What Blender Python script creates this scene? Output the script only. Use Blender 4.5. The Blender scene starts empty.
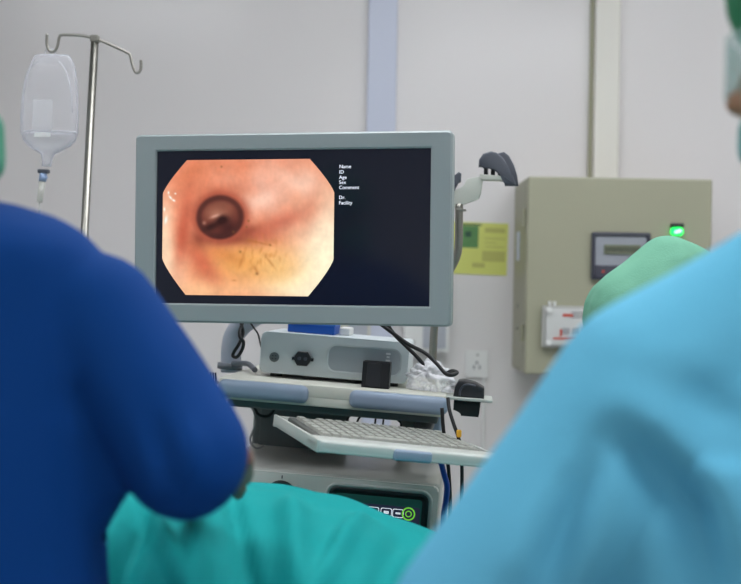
import bpy, bmesh, math, random
import numpy as np
from mathutils import Vector, Matrix, noise
random.seed(7)
V = Vector
SC = bpy.context.scene
COL = SC.collection
R = math.radians
F, CX, CY = 1200.0, 370.5, 292.0
ROLL = R(1.0)
CAM = V((0, 0, 1.25))
CR = V((math.cos(ROLL), 0, math.sin(ROLL)))
CU = V((-math.sin(ROLL), 0, math.cos(ROLL)))

def ray(px, py):
    return V((0, 1, 0)) + CR*((px-CX)/F) + CU*((CY-py)/F)
def at(px, py, Y):
    return CAM + ray(px, py)*Y
def loc(M, px, py, ly=0.0):
    """point of the local plane y=ly seen at a measured image position"""
    Mi = M.inverted()
    o = Mi @ CAM; d = Mi.to_3x3() @ ray(px, py)
    t = (ly-o.y)/d.y
    return o + d*t

# ------------------------------------------------------------ materials
def lin(c):
    return tuple(((v/255)/12.92 if v/255 <= .04045 else ((v/255+.055)/1.055)**2.4) for v in c)
MATS = {}
def mat(name, rgb, rough=.5, metal=0, bump=0, bscale=60, var=0, vscale=8, emit=None, estr=1, spec=.5, sheen=0, sss=0, coat=0):
    if name in MATS: return MATS[name]
    m = bpy.data.materials.new(name); m.use_nodes = True
    nt = m.node_tree; b = nt.nodes['Principled BSDF']
    c = (*lin(rgb), 1)
    b.inputs['Base Color'].default_value = c
    b.inputs['Roughness'].default_value = rough
    b.inputs['Metallic'].default_value = metal
    b.inputs['Specular IOR Level'].default_value = spec
    if sheen: b.inputs['Sheen Weight'].default_value = sheen
    if coat: b.inputs['Coat Weight'].default_value = coat
    if sss:
        b.inputs['Subsurface Weight'].default_value = sss
        b.inputs['Subsurface Radius'].default_value = (.02, .01, .006)
    if emit:
        b.inputs['Emission Color'].default_value = (*lin(emit), 1)
        b.inputs['Emission Strength'].default_value = estr
    if var or bump:
        tc = nt.nodes.new('ShaderNodeTexCoord')
    if var:
        n = nt.nodes.new('ShaderNodeTexNoise'); n.inputs['Scale'].default_value = vscale; n.inputs['Detail'].default_value = 4
        nt.links.new(tc.outputs['Object'], n.inputs['Vector'])
        mx = nt.nodes.new('ShaderNodeMix'); mx.data_type = 'RGBA'
        mx.inputs[6].default_value = tuple(v*(1-var) for v in c[:3])+(1,)
        mx.inputs[7].default_value = tuple(min(1, v*(1+var)) for v in c[:3])+(1,)
        nt.links.new(n.outputs['Fac'], mx.inputs[0]); nt.links.new(mx.outputs[2], b.inputs['Base Color'])
    if bump:
        n2 = nt.nodes.new('ShaderNodeTexNoise'); n2.inputs['Scale'].default_value = bscale; n2.inputs['Detail'].default_value = 3
        nt.links.new(tc.outputs['Object'], n2.inputs['Vector'])
        bp = nt.nodes.new('ShaderNodeBump'); bp.inputs['Strength'].default_value = bump; bp.inputs['Distance'].default_value = .01
        nt.links.new(n2.outputs['Fac'], bp.inputs['Height']); nt.links.new(bp.outputs['Normal'], b.inputs['Normal'])
    MATS[name] = m
    return m
def clear(name, rgb, base, edge, rough=.15, bump=0, bscale=30):
    """translucent plastic film: transparent body that turns whiter at grazing angles"""
    m = bpy.data.materials.new(name); m.use_nodes = True
    nt = m.node_tree; b = nt.nodes['Principled BSDF']; out = nt.nodes['Material Output']
    b.inputs['Base Color'].default_value = (*lin(rgb), 1); b.inputs['Roughness'].default_value = rough
    t = nt.nodes.new('ShaderNodeBsdfTransparent'); mx = nt.nodes.new('ShaderNodeMixShader')
    lw = nt.nodes.new('ShaderNodeLayerWeight'); lw.inputs['Blend'].default_value = .35
    mr = nt.nodes.new('ShaderNodeMapRange'); mr.inputs['To Min'].default_value = base; mr.inputs['To Max'].default_value = edge
    nt.links.new(lw.outputs['Facing'], mr.inputs['Value']); nt.links.new(mr.outputs[0], mx.inputs[0])
    nt.links.new(t.outputs[0], mx.inputs[1]); nt.links.new(b.outputs[0], mx.inputs[2]); nt.links.new(mx.outputs[0], out.inputs[0])
    if bump:
        tc = nt.nodes.new('ShaderNodeTexCoord')
        n2 = nt.nodes.new('ShaderNodeTexNoise'); n2.inputs['Scale'].default_value = bscale
        nt.links.new(tc.outputs['Object'], n2.inputs['Vector'])
        bp = nt.nodes.new('ShaderNodeBump'); bp.inputs['Strength'].default_value = bump; bp.inputs['Distance'].default_value = .01
        nt.links.new(n2.outputs['Fac'], bp.inputs['Height']); nt.links.new(bp.outputs['Normal'], b.inputs['Normal'])
    return m

M_wall = mat('wall_paint', (226, 222, 221), .2, var=.02, vscale=1.5, bump=.02, bscale=3)
M_ceil = mat('ceiling_paint', (232, 232, 232), .8)
M_floor = mat('floor_vinyl', (188, 190, 188), .35, var=.1, vscale=5)
M_stripb = mat('strip_blue_white', (200, 205, 222), .4)
M_stripc = mat('strip_cream', (226, 223, 214), .45)
M_olive = mat('strip_edge', (168, 166, 140), .5)
M_beige = mat('cabinet_beige', (161, 160, 138), .45, bump=.02, bscale=200)
M_beige2 = mat('cabinet_gasket', (120, 118, 100), .6)
M_steel = mat('stainless_steel', (150, 148, 140), .34, 1)
M_bez = mat('monitor_grey', (152, 161, 162), .42, var=.03, vscale=3)
M_bez2 = mat('monitor_back', (105, 116, 122), .5)
M_black = mat('black_plastic', (32, 33, 37), .4)
M_blackr = mat('black_rubber', (22, 22, 24), .55)
M_dark = mat('dark_grey_plastic', (70, 74, 84), .42)
M_screen = mat('screen_glass', (13, 15, 25), .13, spec=.45, emit=(34, 40, 58), estr=.28)
M_cream = mat('cart_cream', (208, 208, 196), .4, var=.03)
M_bump = mat('cart_blue_grey', (136, 152, 172), .38)
M_dpanel = mat('cart_dark_panel', (88, 92, 92), .5)
M_dev = mat('unit_housing', (206, 215, 217), .38)
M_devr = mat('unit_recess', (168, 178, 184), .42)
M_proc = mat('processor_grey', (180, 180, 174), .33, var=.04, vscale=6)
M_procf = mat('processor_face', (214, 213, 206), .36)
M_key = mat('key_grey', (160, 162, 154), .5)
M_kb = mat('keyboard_body', (84, 86, 82), .5)
M_tray = mat('tray_pale', (190, 194, 188), .35, var=.03)
M_white = mat('white_plastic', (228, 228, 226), .4)
M_print = mat('white_print', (235, 238, 240), .5)
M_stext = mat('screen_text', (230, 232, 240), .5, emit=(225, 228, 240), estr=.85)
M_teal_lcd = mat('panel_lcd', (28, 70, 66), .2, emit=(30, 70, 66), estr=.35)
M_ring = mat('panel_green_light', (130, 220, 60), .4, emit=(130, 215, 70), estr=.6)
M_led = mat('green_lamp', (40, 240, 110), .3, emit=(20, 255, 100), estr=1.6)
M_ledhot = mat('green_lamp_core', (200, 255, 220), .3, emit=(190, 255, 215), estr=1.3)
M_yell = mat('yellow_paper', (212, 216, 118), .7, var=.03)
M_grpic = mat('notice_green', (92, 138, 84), .7, var=.25, vscale=60)
M_dkgr = mat('notice_dark_green', (48, 84, 66), .7)
M_yell2 = mat('notice_grey_block', (186, 186, 104), .7)
M_red = mat('red_print', (200, 70, 50), .6)
M_lcd2 = mat('cabinet_lcd', (112, 118, 98), .3)
M_slate = mat('display_face', (150, 154, 162), .4)
M_blue = mat('navy_scrub', (0, 62, 132), .85, spec=.2, bump=.12, bscale=500, var=.06, vscale=6)
M_ltblue = mat('light_blue_gown', (100, 184, 216), .8, spec=.25, bump=.1, bscale=250, var=.05, vscale=9)
M_drape = mat('teal_drape', (0, 150, 150), .8, spec=.25, bump=.14, bscale=350, var=.05, vscale=8)
M_mint = mat('mint_cap', (114, 173, 146), .8, spec=.25, bump=.12, bscale=300, var=.05, vscale=10)
M_green = mat('green_cap', (0, 122, 74), .75, bump=.1, bscale=300, sheen=.1)
M_mask = mat('teal_mask', (52, 150, 146), .8, bump=.1, bscale=300)
M_gmask = mat('green_mask', (86, 158, 128), .8)
M_strap = mat('pale_strap', (160, 206, 200), .7)
M_skin = mat('skin_brown', (128, 88, 66), .5, sss=.15, bump=.05, bscale=150)
M_skin2 = mat('skin_tan', (176, 128, 96), .5, sss=.15, bump=.05, bscale=150)
M_eye = mat('eye_white', (225, 222, 215), .25)
M_shoe = mat('white_shoe', (205, 205, 205), .5)
M_mattress = mat('mattress_vinyl', (52, 58, 66), .4)
M_cyan = mat('blue_box', (22, 92, 190), .4)
M_bcable = mat('blue_cable', (20, 70, 170), .4)
M_yelt = mat('yellow_tag', (225, 170, 40), .5)
M_glass_iv = clear('iv_bag_film', (236, 236, 246), .12, .75, .12, bump=.3, bscale=25)
M_fluid = clear('iv_fluid', (240, 240, 250), .12, .65, .05)
M_film = clear('bag_film', (245, 246, 250), .3, .95, .15, bump=.25, bscale=40)
M_shield = clear('visor_film', (165, 210, 204), .06, .6, .2)
M_lamp = mat('lamp_diffuser', (255, 255, 255), .5, emit=(247, 250, 255), estr=9.0)

# ------------------------------------------------------------ geometry helpers
def bm_new(): return bmesh.new()
def link(name, bm, m, parent=None, M=None, smooth=False, angle=None):
    me = bpy.data.meshes.new(name)
    bmesh.ops.recalc_face_normals(bm, faces=bm.faces[:])
    bm.to_mesh(me); bm.free()
    me.materials.append(m)
    if smooth or angle:
        me.polygons.foreach_set('use_smooth', [True]*len(me.polygons))
        if angle: me.set_sharp_from_angle(angle=R(angle))
    o = bpy.data.objects.new(name, me); COL.objects.link(o)
    if parent is not None: o.parent = parent
    if M is not None: o.matrix_local = M
    return o
def tag(o, label=None, cat=None, group=None, kind=None):
    if label: o['label'] = label
    if cat: o['category'] = cat
    if group: o['group'] = group
    if kind: o['kind'] = kind
    return o
def thing(name, M, label, cat, group=None):
    o = bpy.data.objects.new(name, None); COL.objects.link(o)
    o.empty_display_size = .05
    o.matrix_world = M
    return tag(o, label, cat, group)
def box(bm, c, s, bev=0, seg=2, M=None):
    t = bmesh.new(); bmesh.ops.create_cube(t, size=1)
    for v in t.verts: v.co = V((v.co.x*s[0], v.co.y*s[1], v.co.z*s[2]))
    if bev: bmesh.ops.bevel(t, geom=t.edges[:]+t.verts[:], offset=min(bev, min(s)*.48), segments=seg, affect='EDGES', profile=.5)
    for v in t.verts:
        v.co = v.co + V(c)
        if M: v.co = M @ v.co
    merge(bm, t)
def merge(bm, t):
    m = bpy.data.meshes.new('tmp'); t.to_mesh(m); t.free(); bm.from_mesh(m); bpy.data.meshes.remove(m)
def smooth_path(pts, n=6):
    pts = [V(p) for p in pts]
    if len(pts) < 3: return pts
    P = [pts[0]*2-pts[1]]+pts+[pts[-1]*2-pts[-2]]
    out = []
    for i in range(1, len(P)-2):
        for k in range(n):
            t = k/n; a, b, c, d = P[i-1], P[i], P[i+1], P[i+2]
            out.append(.5*((2*b)+(c-a)*t+(2*a-5*b+4*c-d)*t*t+(3*b-a-3*c+d)*t*t*t))
    out.append(pts[-1])
    return out
def tube(bm, pts, r, seg=12, smooth=True, n=6):
    pts = smooth_path(pts, n) if smooth else [V(p) for p in pts]
    N = len(pts); rr = r if isinstance(r, (list, tuple)) else None
    T0 = (pts[1]-pts[0]).normalized(); up = V((0, 0, 1)) if abs(T0.z) < .9 else V((0, 1, 0))
    u = T0.cross(up).normalized(); rings = []
    for i, p in enumerate(pts):
        T = (pts[min(i+1, N-1)]-pts[max(i-1, 0)]).normalized()
        u = (u-T*u.dot(T)).normalized(); w = T.cross(u)
        rad = r if rr is None else rr[0]+(rr[1]-rr[0])*i/(N-1)
        rings.append([bm.verts.new(p+(u*math.cos(2*math.pi*k/seg)+w*math.sin(2*math.pi*k/seg))*rad) for k in range(seg)])
    for a, b in zip(rings, rings[1:]):
        for k in range(seg): bm.faces.new((a[k], a[(k+1) % seg], b[(k+1) % seg], b[k]))
    bm.faces.new(rings[0][::-1]); bm.faces.new(rings[-1])
def rrect(x0, z0, x1, z1, r, n=6):
    out = []
    for cx, cz, a0 in ((x1-r, z1-r, 0), (x0+r, z1-r, 90), (x0+r, z0+r, 180), (x1-r, z0+r, 270)):
        for k in range(n+1):
            a = R(a0+90*k/n); out.append((cx+r*math.cos(a), cz+r*math.sin(a)))
    return out
def prism(bm, pts, y0, y1, bev=0):
    """outline in local xz, extruded from y0 (front) to y1; bevelled rim at the front"""
    t = bmesh.new()
    a = [t.verts.new((p[0], y0, p[1])) for p in pts]; b = [t.verts.new((p[0], y1, p[1])) for p in pts]
    n = len(pts)
    f0 = t.faces.new(a); f1 = t.faces.new(b[::-1])
    for k in range(n): t.faces.new((a[k], b[k], b[(k+1) % n], a[(k+1) % n]))
    if bev:
        es = list(f0.edges)+list(f1.edges)
        bmesh.ops.bevel(t, geom=es, offset=bev, segments=3, affect='EDGES', profile=.5)
    merge(bm, t)
def ring_loft(bm, loops):
    """closed loops of equal length [(pts3d)], joined in order (a frame profile)"""
    L = [[bm.verts.new(p) for p in lp] for lp in loops]; n = len(L[0])
    for a, b in zip(L, L[1:]):
        for k in range(n): bm.faces.new((a[k], a[(k+1) % n], b[(k+1) % n], b[k]))
    return L
def cyl(bm, p0, p1, r, seg=24, r1=None):
    tube(bm, [p0, p1], r if r1 is None else (r, r1), seg, smooth=False)
def text_mesh(txt, size, depth=.0002):
    cu = bpy.data.curves.new('t', 'FONT'); cu.body = txt; cu.size = size; cu.extrude = depth; cu.resolution_u = 3
    o = bpy.data.objects.new('t', cu); COL.objects.link(o)
    dg = bpy.context.evaluated_depsgraph_get(); me = bpy.data.meshes.new_from_object(o.evaluated_get(dg))
    bpy.data.objects.remove(o); bpy.data.curves.remove(cu)
    return me
def text_obj(name, txt, size, m, parent, pos):
    me = text_mesh(txt, size); me.name = name; me.materials.clear(); me.materials.append(m)
    o = bpy.data.objects.new(name, me); COL.objects.link(o); o.parent = parent
    o.matrix_local = Matrix.Translation(pos) @ Matrix.Rotation(R(90), 4, 'X')
    return o
def ell(bm_pts, c, r, n=1):
    pass
_ico = None
def ico():
    global _ico
    if _ico is None:
        t = bmesh.new(); bmesh.ops.create_icosphere(t, subdivisions=3, radius=1); _ico = [v.co.copy() for v in t.verts]; t.free()
    return _ico
def hull(bm, items):
    """convex hull of spheres / ellipsoids: [(centre, r or (rx,ry,rz))]"""
    t = bmesh.new()
    for c, r in items:
        r = (r, r, r) if not isinstance(r, (tuple, list)) else r
        for p in ico(): t.verts.new((c[0]+p.x*r[0], c[1]+p.y*r[1], c[2]+p.z*r[2]))
    g = bmesh.ops.convex_hull(t, input=t.verts[:])
    junk = [v for v in t.verts if not v.link_faces]
    bmesh.ops.delete(t, geom=junk, context='VERTS')
    merge(bm, t)
def fuse(name, hulls, voxel, it, m, parent=None, base=None, disp=None, cuts=None):
    bm = bmesh.new()
    for h in hulls: hull(bm, h)
    me = bpy.data.meshes.new('tmp'); bm.to_mesh(me); bm.free()
    o = bpy.data.objects.new('tmp', me); COL.objects.link(o)
    r = o.modifiers.new('r', 'REMESH'); r.mode = 'VOXEL'; r.voxel_size = voxel; r.use_smooth_shade = True
    s = o.modifiers.new('s', 'SMOOTH'); s.factor = .5; s.iterations = it
    dg = bpy.context.evaluated_depsgraph_get(); out = bpy.data.meshes.new_from_object(o.evaluated_get(dg))
    bpy.data.objects.remove(o); bpy.data.meshes.remove(me)
    n = len(out.vertices); co = np.zeros(n*3); out.vertices.foreach_get('co', co); co = co.reshape(-1, 3)
    no = np.zeros(n*3); out.vertex_normals.foreach_get('vector', no); no = no.reshape(-1, 3)
    if disp is not None: co = co+no*disp(co)[:, None]
    base = V((0, 0, 0)) if base is None else base
    co = co-np.array(base)
    out.vertices.foreach_set('co', co.ravel())
    if cuts:                                   # open the garment where skin comes out
        bm = bmesh.new(); bm.from_mesh(out)
        dead = [v for v in bm.verts if any(f(v.co+base) for f in cuts)]
        bmesh.ops.delete(bm, geom=dead, context='VERTS'); bm.to_mesh(out); bm.free()
    out.name = name; out.materials.clear(); out.materials.append(m)
    out.polygons.foreach_set('use_smooth', [True]*len(out.polygons)); out.update()
    ob = bpy.data.objects.new(name, out); COL.objects.link(ob)
    if parent is None: ob.location = base
    else: ob.parent = parent
    return ob
def fold_field(segs, ripple=0, rs=9.0, seed=0):
    """segs: (p0, p1, width, height) creases and ridges of cloth"""
    def f(co):
        d = np.zeros(len(co)); K_ = 1.7
        for p0, p1, w, h in segs:
            a = np.array(p0); b = np.array(p1); ab = b-a
            t = np.clip(((co-a)@ab)/(ab@ab), 0, 1)
            dist = np.linalg.norm(co-(a+t[:, None]*ab), axis=1)
            d += K_*h*np.exp(-(dist/w)**2)*(np.sin(np.pi*np.clip(t, .08, .92))**.5)
        if ripple:
            for i in range(len(co)):
                p = co[i]; d[i] += ripple*noise.noise(V((p[0]*rs+seed, p[1]*rs, p[2]*rs*.45)))
        return d
    return f

# ------------------------------------------------------------ room
WY = 3.87
def setting(name, c, s, m, bev=0):
    bm = bm_new(); box(bm, c, s, bev); o = link(name, bm, m); o['kind'] = 'structure'; return o
setting('floor', (0, .6, -.05), (6.6, 7.0, .1), M_floor)
setting('ceiling', (0, .6, 2.85), (6.6, 7.0, .1), M_ceil)
setting('wall_back', (0, WY+.05, 1.4), (6.6, .1, 2.8), M_wall)
setting('wall_front', (0, -2.75, 1.4), (6.6, .1, 2.8), M_wall)
setting('wall_left', (-3.05, .56, 1.4), (.1, 6.52, 2.8), M_wall)
setting('wall_right', (3.05, .56, 1.4), (.1, 6.52, 2.8), M_wall)
setting('baseboard_back', (0, WY-.01, .06), (6.0, .02, .12), M_stripc, .003)
def wall_x(px, py=100): return at(px, py, WY).x
xa, xb = wall_x(367), wall_x(396)
setting('trim_1', ((xa+xb)/2, WY-.012, 1.46), (xb-xa, .024, 2.68), M_stripb, .004)
xa, xb = wall_x(592), wall_x(617)
setting('trim_2', ((xa+xb)/2, WY-.022, 1.46), (xb-xa, .044, 2.68), M_stripc, .006)
xa, xb = wall_x(588.5), wall_x(592)
setting('trim_3', ((xa+xb)/2, WY-.008, 1.46), (xb-xa, .016, 2.68), M_olive, .002)
for i, (x, y) in enumerate([(.1, 2.3), (1.6, 2.3), (-1.35, 1.2), (.9, .4), (.2, -1.5)]):
    t = thing('ceiling_light', Matrix.Translation((x, y, 2.8)), 'recessed white ceiling light panel', 'light', 'ceiling light panels')
    bm = bm_new(); ring_loft(bm, [[(p[0], p[1], z) for p in rrect(-a, -b, a, b, .01, 2)] for a, b, z in ((.64, .34, 0), (.64, .34, -.02), (.6, .3, -.02), (.6, .3, -.002))])
    link('frame', bm, M_white, t)
    bm = bm_new(); box(bm, (0, 0, -.008), (1.2, .6, .01)); link('diffuser', bm, M_lamp, t)

# ------------------------------------------------------------ beige cabinet on the wall
BY = 3.55
a = at(528, 176, BY); b = at(713, 178, BY); c = at(520, 374, BY)
W = b.x-a.x; H = a.z-c.z
Mb = Matrix.Translation((a.x, BY, c.z))
t = thing('electrical_cabinet', Mb, 'beige metal electrical cabinet mounted on the white wall', 'cabinet')
bm = bm_new(); box(bm, (W/2, .185, H/2), (W, .27, H), .006); link('housing', bm, M_beige, t)
bm = bm_new(); box(bm, (W/2, .045, H/2), (W-.008, .012, H-.008)); link('gasket', bm, M_beige2, t)
bm = bm_new(); box(bm, (W/2, .02, H/2), (W, .04, H), .006); door = link('door', bm, M_beige, t)
for z in (.12, H-.12):
    bm = bm_new(); cyl(bm, (-.006, .035, z-.025), (-.006, .035, z+.025), .006); link('hinge', bm, M_beige, t)
bm = bm_new(); box(bm, (-.0015, .2, H-.2), (.003, .05, .09)); link('side_label', bm, mat('side_label_white', (205, 212, 232), .5), t)['label'] = 'pale blue white sticker on the side'
for z in (.13, .2):
    bm = bm_new(); cyl(bm, (-.004, .18, z), (0, .18, z), .006); link('screw', bm, M_steel, t)
def L(px, py, ly=0): return loc(Mb, px, py, ly)
# meter
p0 = L(590.5, 279.5); p1 = L(650, 233)
mx = thing('panel_meter', Mb @ Matrix.Translation((p0.x, 0, p0.z)), 'dark framed digital meter set in the beige cabinet door', 'meter')
w, h = p1.x-p0.x, p1.z-p0.z
bm = bm_new(); ring_loft(bm, [[(p[0], y, p[1]) for p in rrect(i, i, w-i, h-i, .006, 3)] for i, y in ((0, 0), (0, -.014), (.008, -.016), (.012, -.008))]); link('frame', bm, mat('meter_frame', (58, 60, 72), .4), mx, angle=30)
bm = bm_new(); box(bm, (w/2, -.004, h/2), (w-.02, .01, h-.02)); link('face', bm, M_slate, mx)
bm = bm_new(); box(bm, (w/2, -.0095, h*.17), (w-.024, .003, h*.26)); link('keypad_strip', bm, mat('meter_dark', (72, 72, 84), .4), mx)
bm = bm_new(); box(bm, (w*.52, -.011, h*.64), (w*.62, .006, h*.2), .001); lc = link('display', bm, M_lcd2, mx)
for k in range(14):
    bm = bm_new(); box(bm, (w*.25+k*w*.042, -.0145, h*.64+((k*7) % 3-1)*.0006), (w*.018, .0008, h*.09)); link('digit', bm, M_black, lc)
bm = bm_new(); cyl(bm, (w*.2, -.011, h*.17), (w*.2, -.014, h*.17), .004); link('button', bm, M_red, mx)['label'] = 'small red button'
# breaker panel
p0 = L(541, 347); p1 = L(597, 306.5)
br = thing('breaker_panel', Mb @ Matrix.Translation((p0.x, 0, p0.z)), 'pale clear covered breaker plate with red marks, low on beige cabinet', 'switch panel')
w, h = p1.x-p0.x, p1.z-p0.z
bm = bm_new(); prism(bm, rrect(0, 0, w, h, .006), -.02, 0, .003); link('back_plate', bm, mat('breaker_grey', (176, 176, 172), .4), br, angle=30)
bm = bm_new(); prism(bm, rrect(.012, .008, w-.008, h-.008, .004), -.026, -.019, .002); link('cover', bm, mat('breaker_pale', (205, 206, 204), .3), br, angle=30)
for x, z in ((.018, h-.012), (.018, .014)):
    bm = bm_new(); cyl(bm, (x, -.026, z), (x, -.034, z), .008); link('screw', bm, M_white, br, smooth=False)
for x in (.03, .044):
    bm = bm_new(); box(bm, (x-.008, -.01, h+.006), (.008, .012, .014), .002); link('latch', bm, M_white, br)
bm = bm_new(); box(bm, (w*.45, -.0265, h*.78), (.03, .002, .008)); link('red_mark', bm, M_red, br)
bm = bm_new(); box(bm, (w*.5, -.0265, h*.22), (w*.62, .002, .005)); link('red_stripe', bm, M_red, br)
bm = bm_new(); box(bm, (w*.33, -.0265, h*.36), (.006, .002, .02)); link('red_mark', bm, M_red, br)
for k in range(3):
    bm = bm_new(); box(bm, (w*(.42+.18*k), -.027, h*.4), (w*.13, .003, h*.16), .001); link('switch', bm, mat('breaker_sw', (160, 162, 166), .4), br)
for k in range(3):
    bm = bm_new(); box(bm, (w*(.66+.0*k), -.0265, h*(.85-.06*k)), (w*.3, .001, .002)); link('print_line', bm, M_dark, br)
# green indicator lamp
p = L(676, 236)
gl = thing('indicator_lamp', Mb @ Matrix.Translation((p.x, 0, p.z)), 'glowing green indicator lamp with black hood on cabinet door', 'lamp')
bm = bm_new(); box(bm, (0, -.01, .031), (.036, .03, .012), .003); link('hood', bm, M_black, gl)
bm = bm_new(); box(bm, (0, -.010, .013), (.036, .022, .024), .009, 4); link('lens', bm, M_led, gl, smooth=True)
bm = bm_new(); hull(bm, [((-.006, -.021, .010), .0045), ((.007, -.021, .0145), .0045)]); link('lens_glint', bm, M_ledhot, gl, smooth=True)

# ------------------------------------------------------------ wall fittings
Mw = Matrix.Translation((0, WY, 0))
def wl(px, py, ly=0): return loc(Mw, px, py, ly)
p0 = wl(449.5, 273.5, -.002); p1 = wl(507.5, 222.5, -.002); w = p1.x-p0.x; h = p1.z-p0.z
nt_ = thing('wall_notice', Matrix.Translation((p0.x, WY-.001, p0.z)) @ Matrix.Rotation(R(1.2), 4, 'Y'), 'yellow paper notice taped to the white wall beside monitor', 'notice')
bm = bm_new(); box(bm, (w/2, -.0008, h/2), (w, .0012, h)); link('paper', bm, M_yell, nt_)
bm = bm_new(); box(bm, (w*.3, -.0018, h*.72), (w*.36, .001, h*.42)); pic = link('picture', bm, M_grpic, nt_)
bm = bm_new(); box(bm, (w*.3, -.0026, h*.77), (w*.11, .001, h*.11)); link('picture_patch', bm, M_dkgr, pic)
bm = bm_new(); box(bm, (w*.32, -.0018, h*.955), (w*.42, .001, h*.03)); link('heading_bar', bm, M_dkgr, nt_)
for (x, z, ww, hh) in ((.77, .86, .36, .09), (.77, .7, .36, .02), (.7, .62, .2, .02), (.77, .54, .34, .02), (.76, .36, .4, .2), (.5, .18, .22, .09)):
    bm = bm_new(); box(bm, (w*x, -.0018, h*z), (w*ww, .0008, h*hh)); link('text_block', bm, M_yell2, nt_)
# socket
p0 = wl(465, 377, -.01); p1 = wl(488.5, 351, -.01); w = p1.x-p0.x; h = p1.z-p0.z
so = thing('wall_socket', Matrix.Translation((p0.x, WY, p0.z)), 'small white wall socket plate right of the cart', 'socket')
bm = bm_new(); prism(bm, rrect(0, 0, w, h, .006), -.012, 0, .003); link('plate', bm, M_white, so, angle=30)
bm = bm_new(); cyl(bm, (w*.52, -.012, h*.85), (w*.52, -.015, h*.85), .0035); link('screw', bm, M_steel, so)
for x in (.38, .62):
    bm = bm_new(); box(bm, (w*x, -.0125, h*.38), (.004, .002, .012)); link('slot', bm, M_dark, so)
bm = bm_new(); box(bm, (w*.5, -.0125, h*.55), (.005, .002, .009)); link('slot', bm, M_dark, so)
bm = bm_new(); cyl(bm, (p1.x-.012, WY-.006, .12), (p1.x-.012, WY-.006, p0.z+.002), .005); tag(link('wall_conduit', bm, M_white), 'thin white conduit running down the wall below the socket', 'conduit')
def wallbox(name, px0, px1, py1, ztop, d, m, label, cat):
    a = wl(px0, py1, -d); b = wl(px1, py1, -d)
    t = thing(name, Matrix.Translation((a.x, WY, a.z)), label, cat)
    w = b.x-a.x; h = ztop-a.z
    bm = bm_new(); prism(bm, rrect(0, 0, w, h, .006), -d, 0, .004); link('housing', bm, m, t, angle=30)
    bm = bm_new(); prism(bm, rrect(w*.42, .012, w*.93, h-.012, .004), -d-.005, -d+.001, .002); link('cover', bm, mat('box_grey', (176, 180, 188), .45), t, angle=30)
    bm = bm_new(); cyl(bm, (w*.2, -d-.004, .03), (w*.2, -d+.001, .03), .006); link('screw', bm, M_steel, t)
wallbox('wall_dispenser', 404, 448.5, 351.5, 1.3, .06, M_white, 'white wall box with grey cover, low behind the monitor', 'box')
wallbox('wall_switch_box', 333, 370, 346, 1.26, .05, mat('box_cream', (205, 203, 190), .5), 'cream wall box just above the control unit', 'box')

# ------------------------------------------------------------ drip stand and bag
DY = 2.6
top = at(95, 41, DY); low = at(84.5, 235, DY)
d = (top-low).normalized(); foot = top-d*(top.z-.045)/d.z
Mst = Matrix.Translation((foot.x, DY, 0))
st = thing('drip_stand', Mst, 'steel drip stand with two curled hooks against white wall', 'drip stand')
def S(px, py, dy=0):
    return Mst.inverted() @ at(px, py, DY+dy)
bm = bm_new(); tube(bm, [S(95, 41)-d*(top-foot).length, S(95, 38)], .0085, 20, False); link('pole', bm, M_steel, st, smooth=True)
bm = bm_new(); box(bm, (0, 0, 0), (.019, .019, .016), .003, 2, Matrix.Translation(S(95, 39))); link('pole_cap', bm, M_steel, st)
bm = bm_new(); tube(bm, [S(94, 38), S(80, 35.5), S(63, 35), S(59.5, 37), S(57.5, 46), S(54.5, 51), S(50.5, 51.5), S(47.5, 47), S(46.8, 40), S(47.2, 34)], .0031, 10, n=5); link('hook', bm, M_steel, st, smooth=True)
bm = bm_new(); tube(bm, [S(94, 38), S(110, 44.5), S(126, 52), S(130, 55), S(132.5, 65), S(135, 71.5), S(138, 72.8), S(140.5, 70), S(141, 66), S(141, 60)], .0031, 10, n=5); link('hook', bm, M_steel, st, smooth=True)
bm = bm_new(); cyl(bm, (0, 0, .04), (0, 0, .1), .02); link('hub', bm, M_steel, st)
for k in range(5):
    a = R(72*k+20); e = V((math.cos(a)*.27, math.sin(a)*.27, .055))
    bm = bm_new(); tube(bm, [(0, 0, .075), tuple(e)], .011, 12, False); lg = link('leg', bm, M_steel, st, smooth=True)
    bm = bm_new(); cyl(bm, e+V((0, -.009, -.028)), e+V((0, .009, -.028)), .026); link('caster', bm, M_black, lg)
# bag
bp = at(50, 52.5, DY); Mg = Matrix.Translation(bp)
bag = thing('drip_bag', Mg, 'clear plastic drip bag hanging from the left hook of stand', 'drip bag')
kx = DY/F
prof = [(-2, 14, .2, 1), (-3.5, 17, .35, 1), (-8, 19.5, .6, 1), (-16, 22.5, .9, .8), (-28, 25, 1, .0), (-44, 27, 1.1, -.5), (-62, 27.6, 1.25, -.8), (-80, 27.2, 1.3, -.8), (-88, 25, 1.2, -.8), (-94, 20, 1.0, -1), (-99, 12, .8, -1.5), (-102, 6.5, .6, -2), (-108, 5, .5, -2.5), (-114, 4.6, .45, -3)]
def bagloop(dz, w, th, ox, sh=1.0, n=40):
    out = []
    for k in range(n):
        a = 2*math.pi*k/n
        rx = math.copysign(abs(math.cos(a))**.75, math.cos(a)); ry = math.copysign(abs(math.sin(a))**1.25, math.sin(a))
        out.append(((w*1.06*rx*sh+1.5+ox)*kx, 9.5*th*ry*kx*sh, dz*kx))
    return out
bm = bm_new(); Lp = ring_loft(bm, [bagloop(*p) for p in prof]); bm.faces.new(Lp[0]); bm.faces.new(Lp[-1][::-1]); link('bag_body', bm, M_glass_iv, bag, smooth=True)
fl = [(p[0], p[1], p[2], p[3], .93) for p in prof if p[0] <= -80]
bm = bm_new(); Lp = ring_loft(bm, [bagloop(*p) for p in fl]); bm.faces.new(Lp[0]); bm.faces.new(Lp[-1][::-1]); link('fluid', bm, M_fluid, bag, smooth=True)
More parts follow.
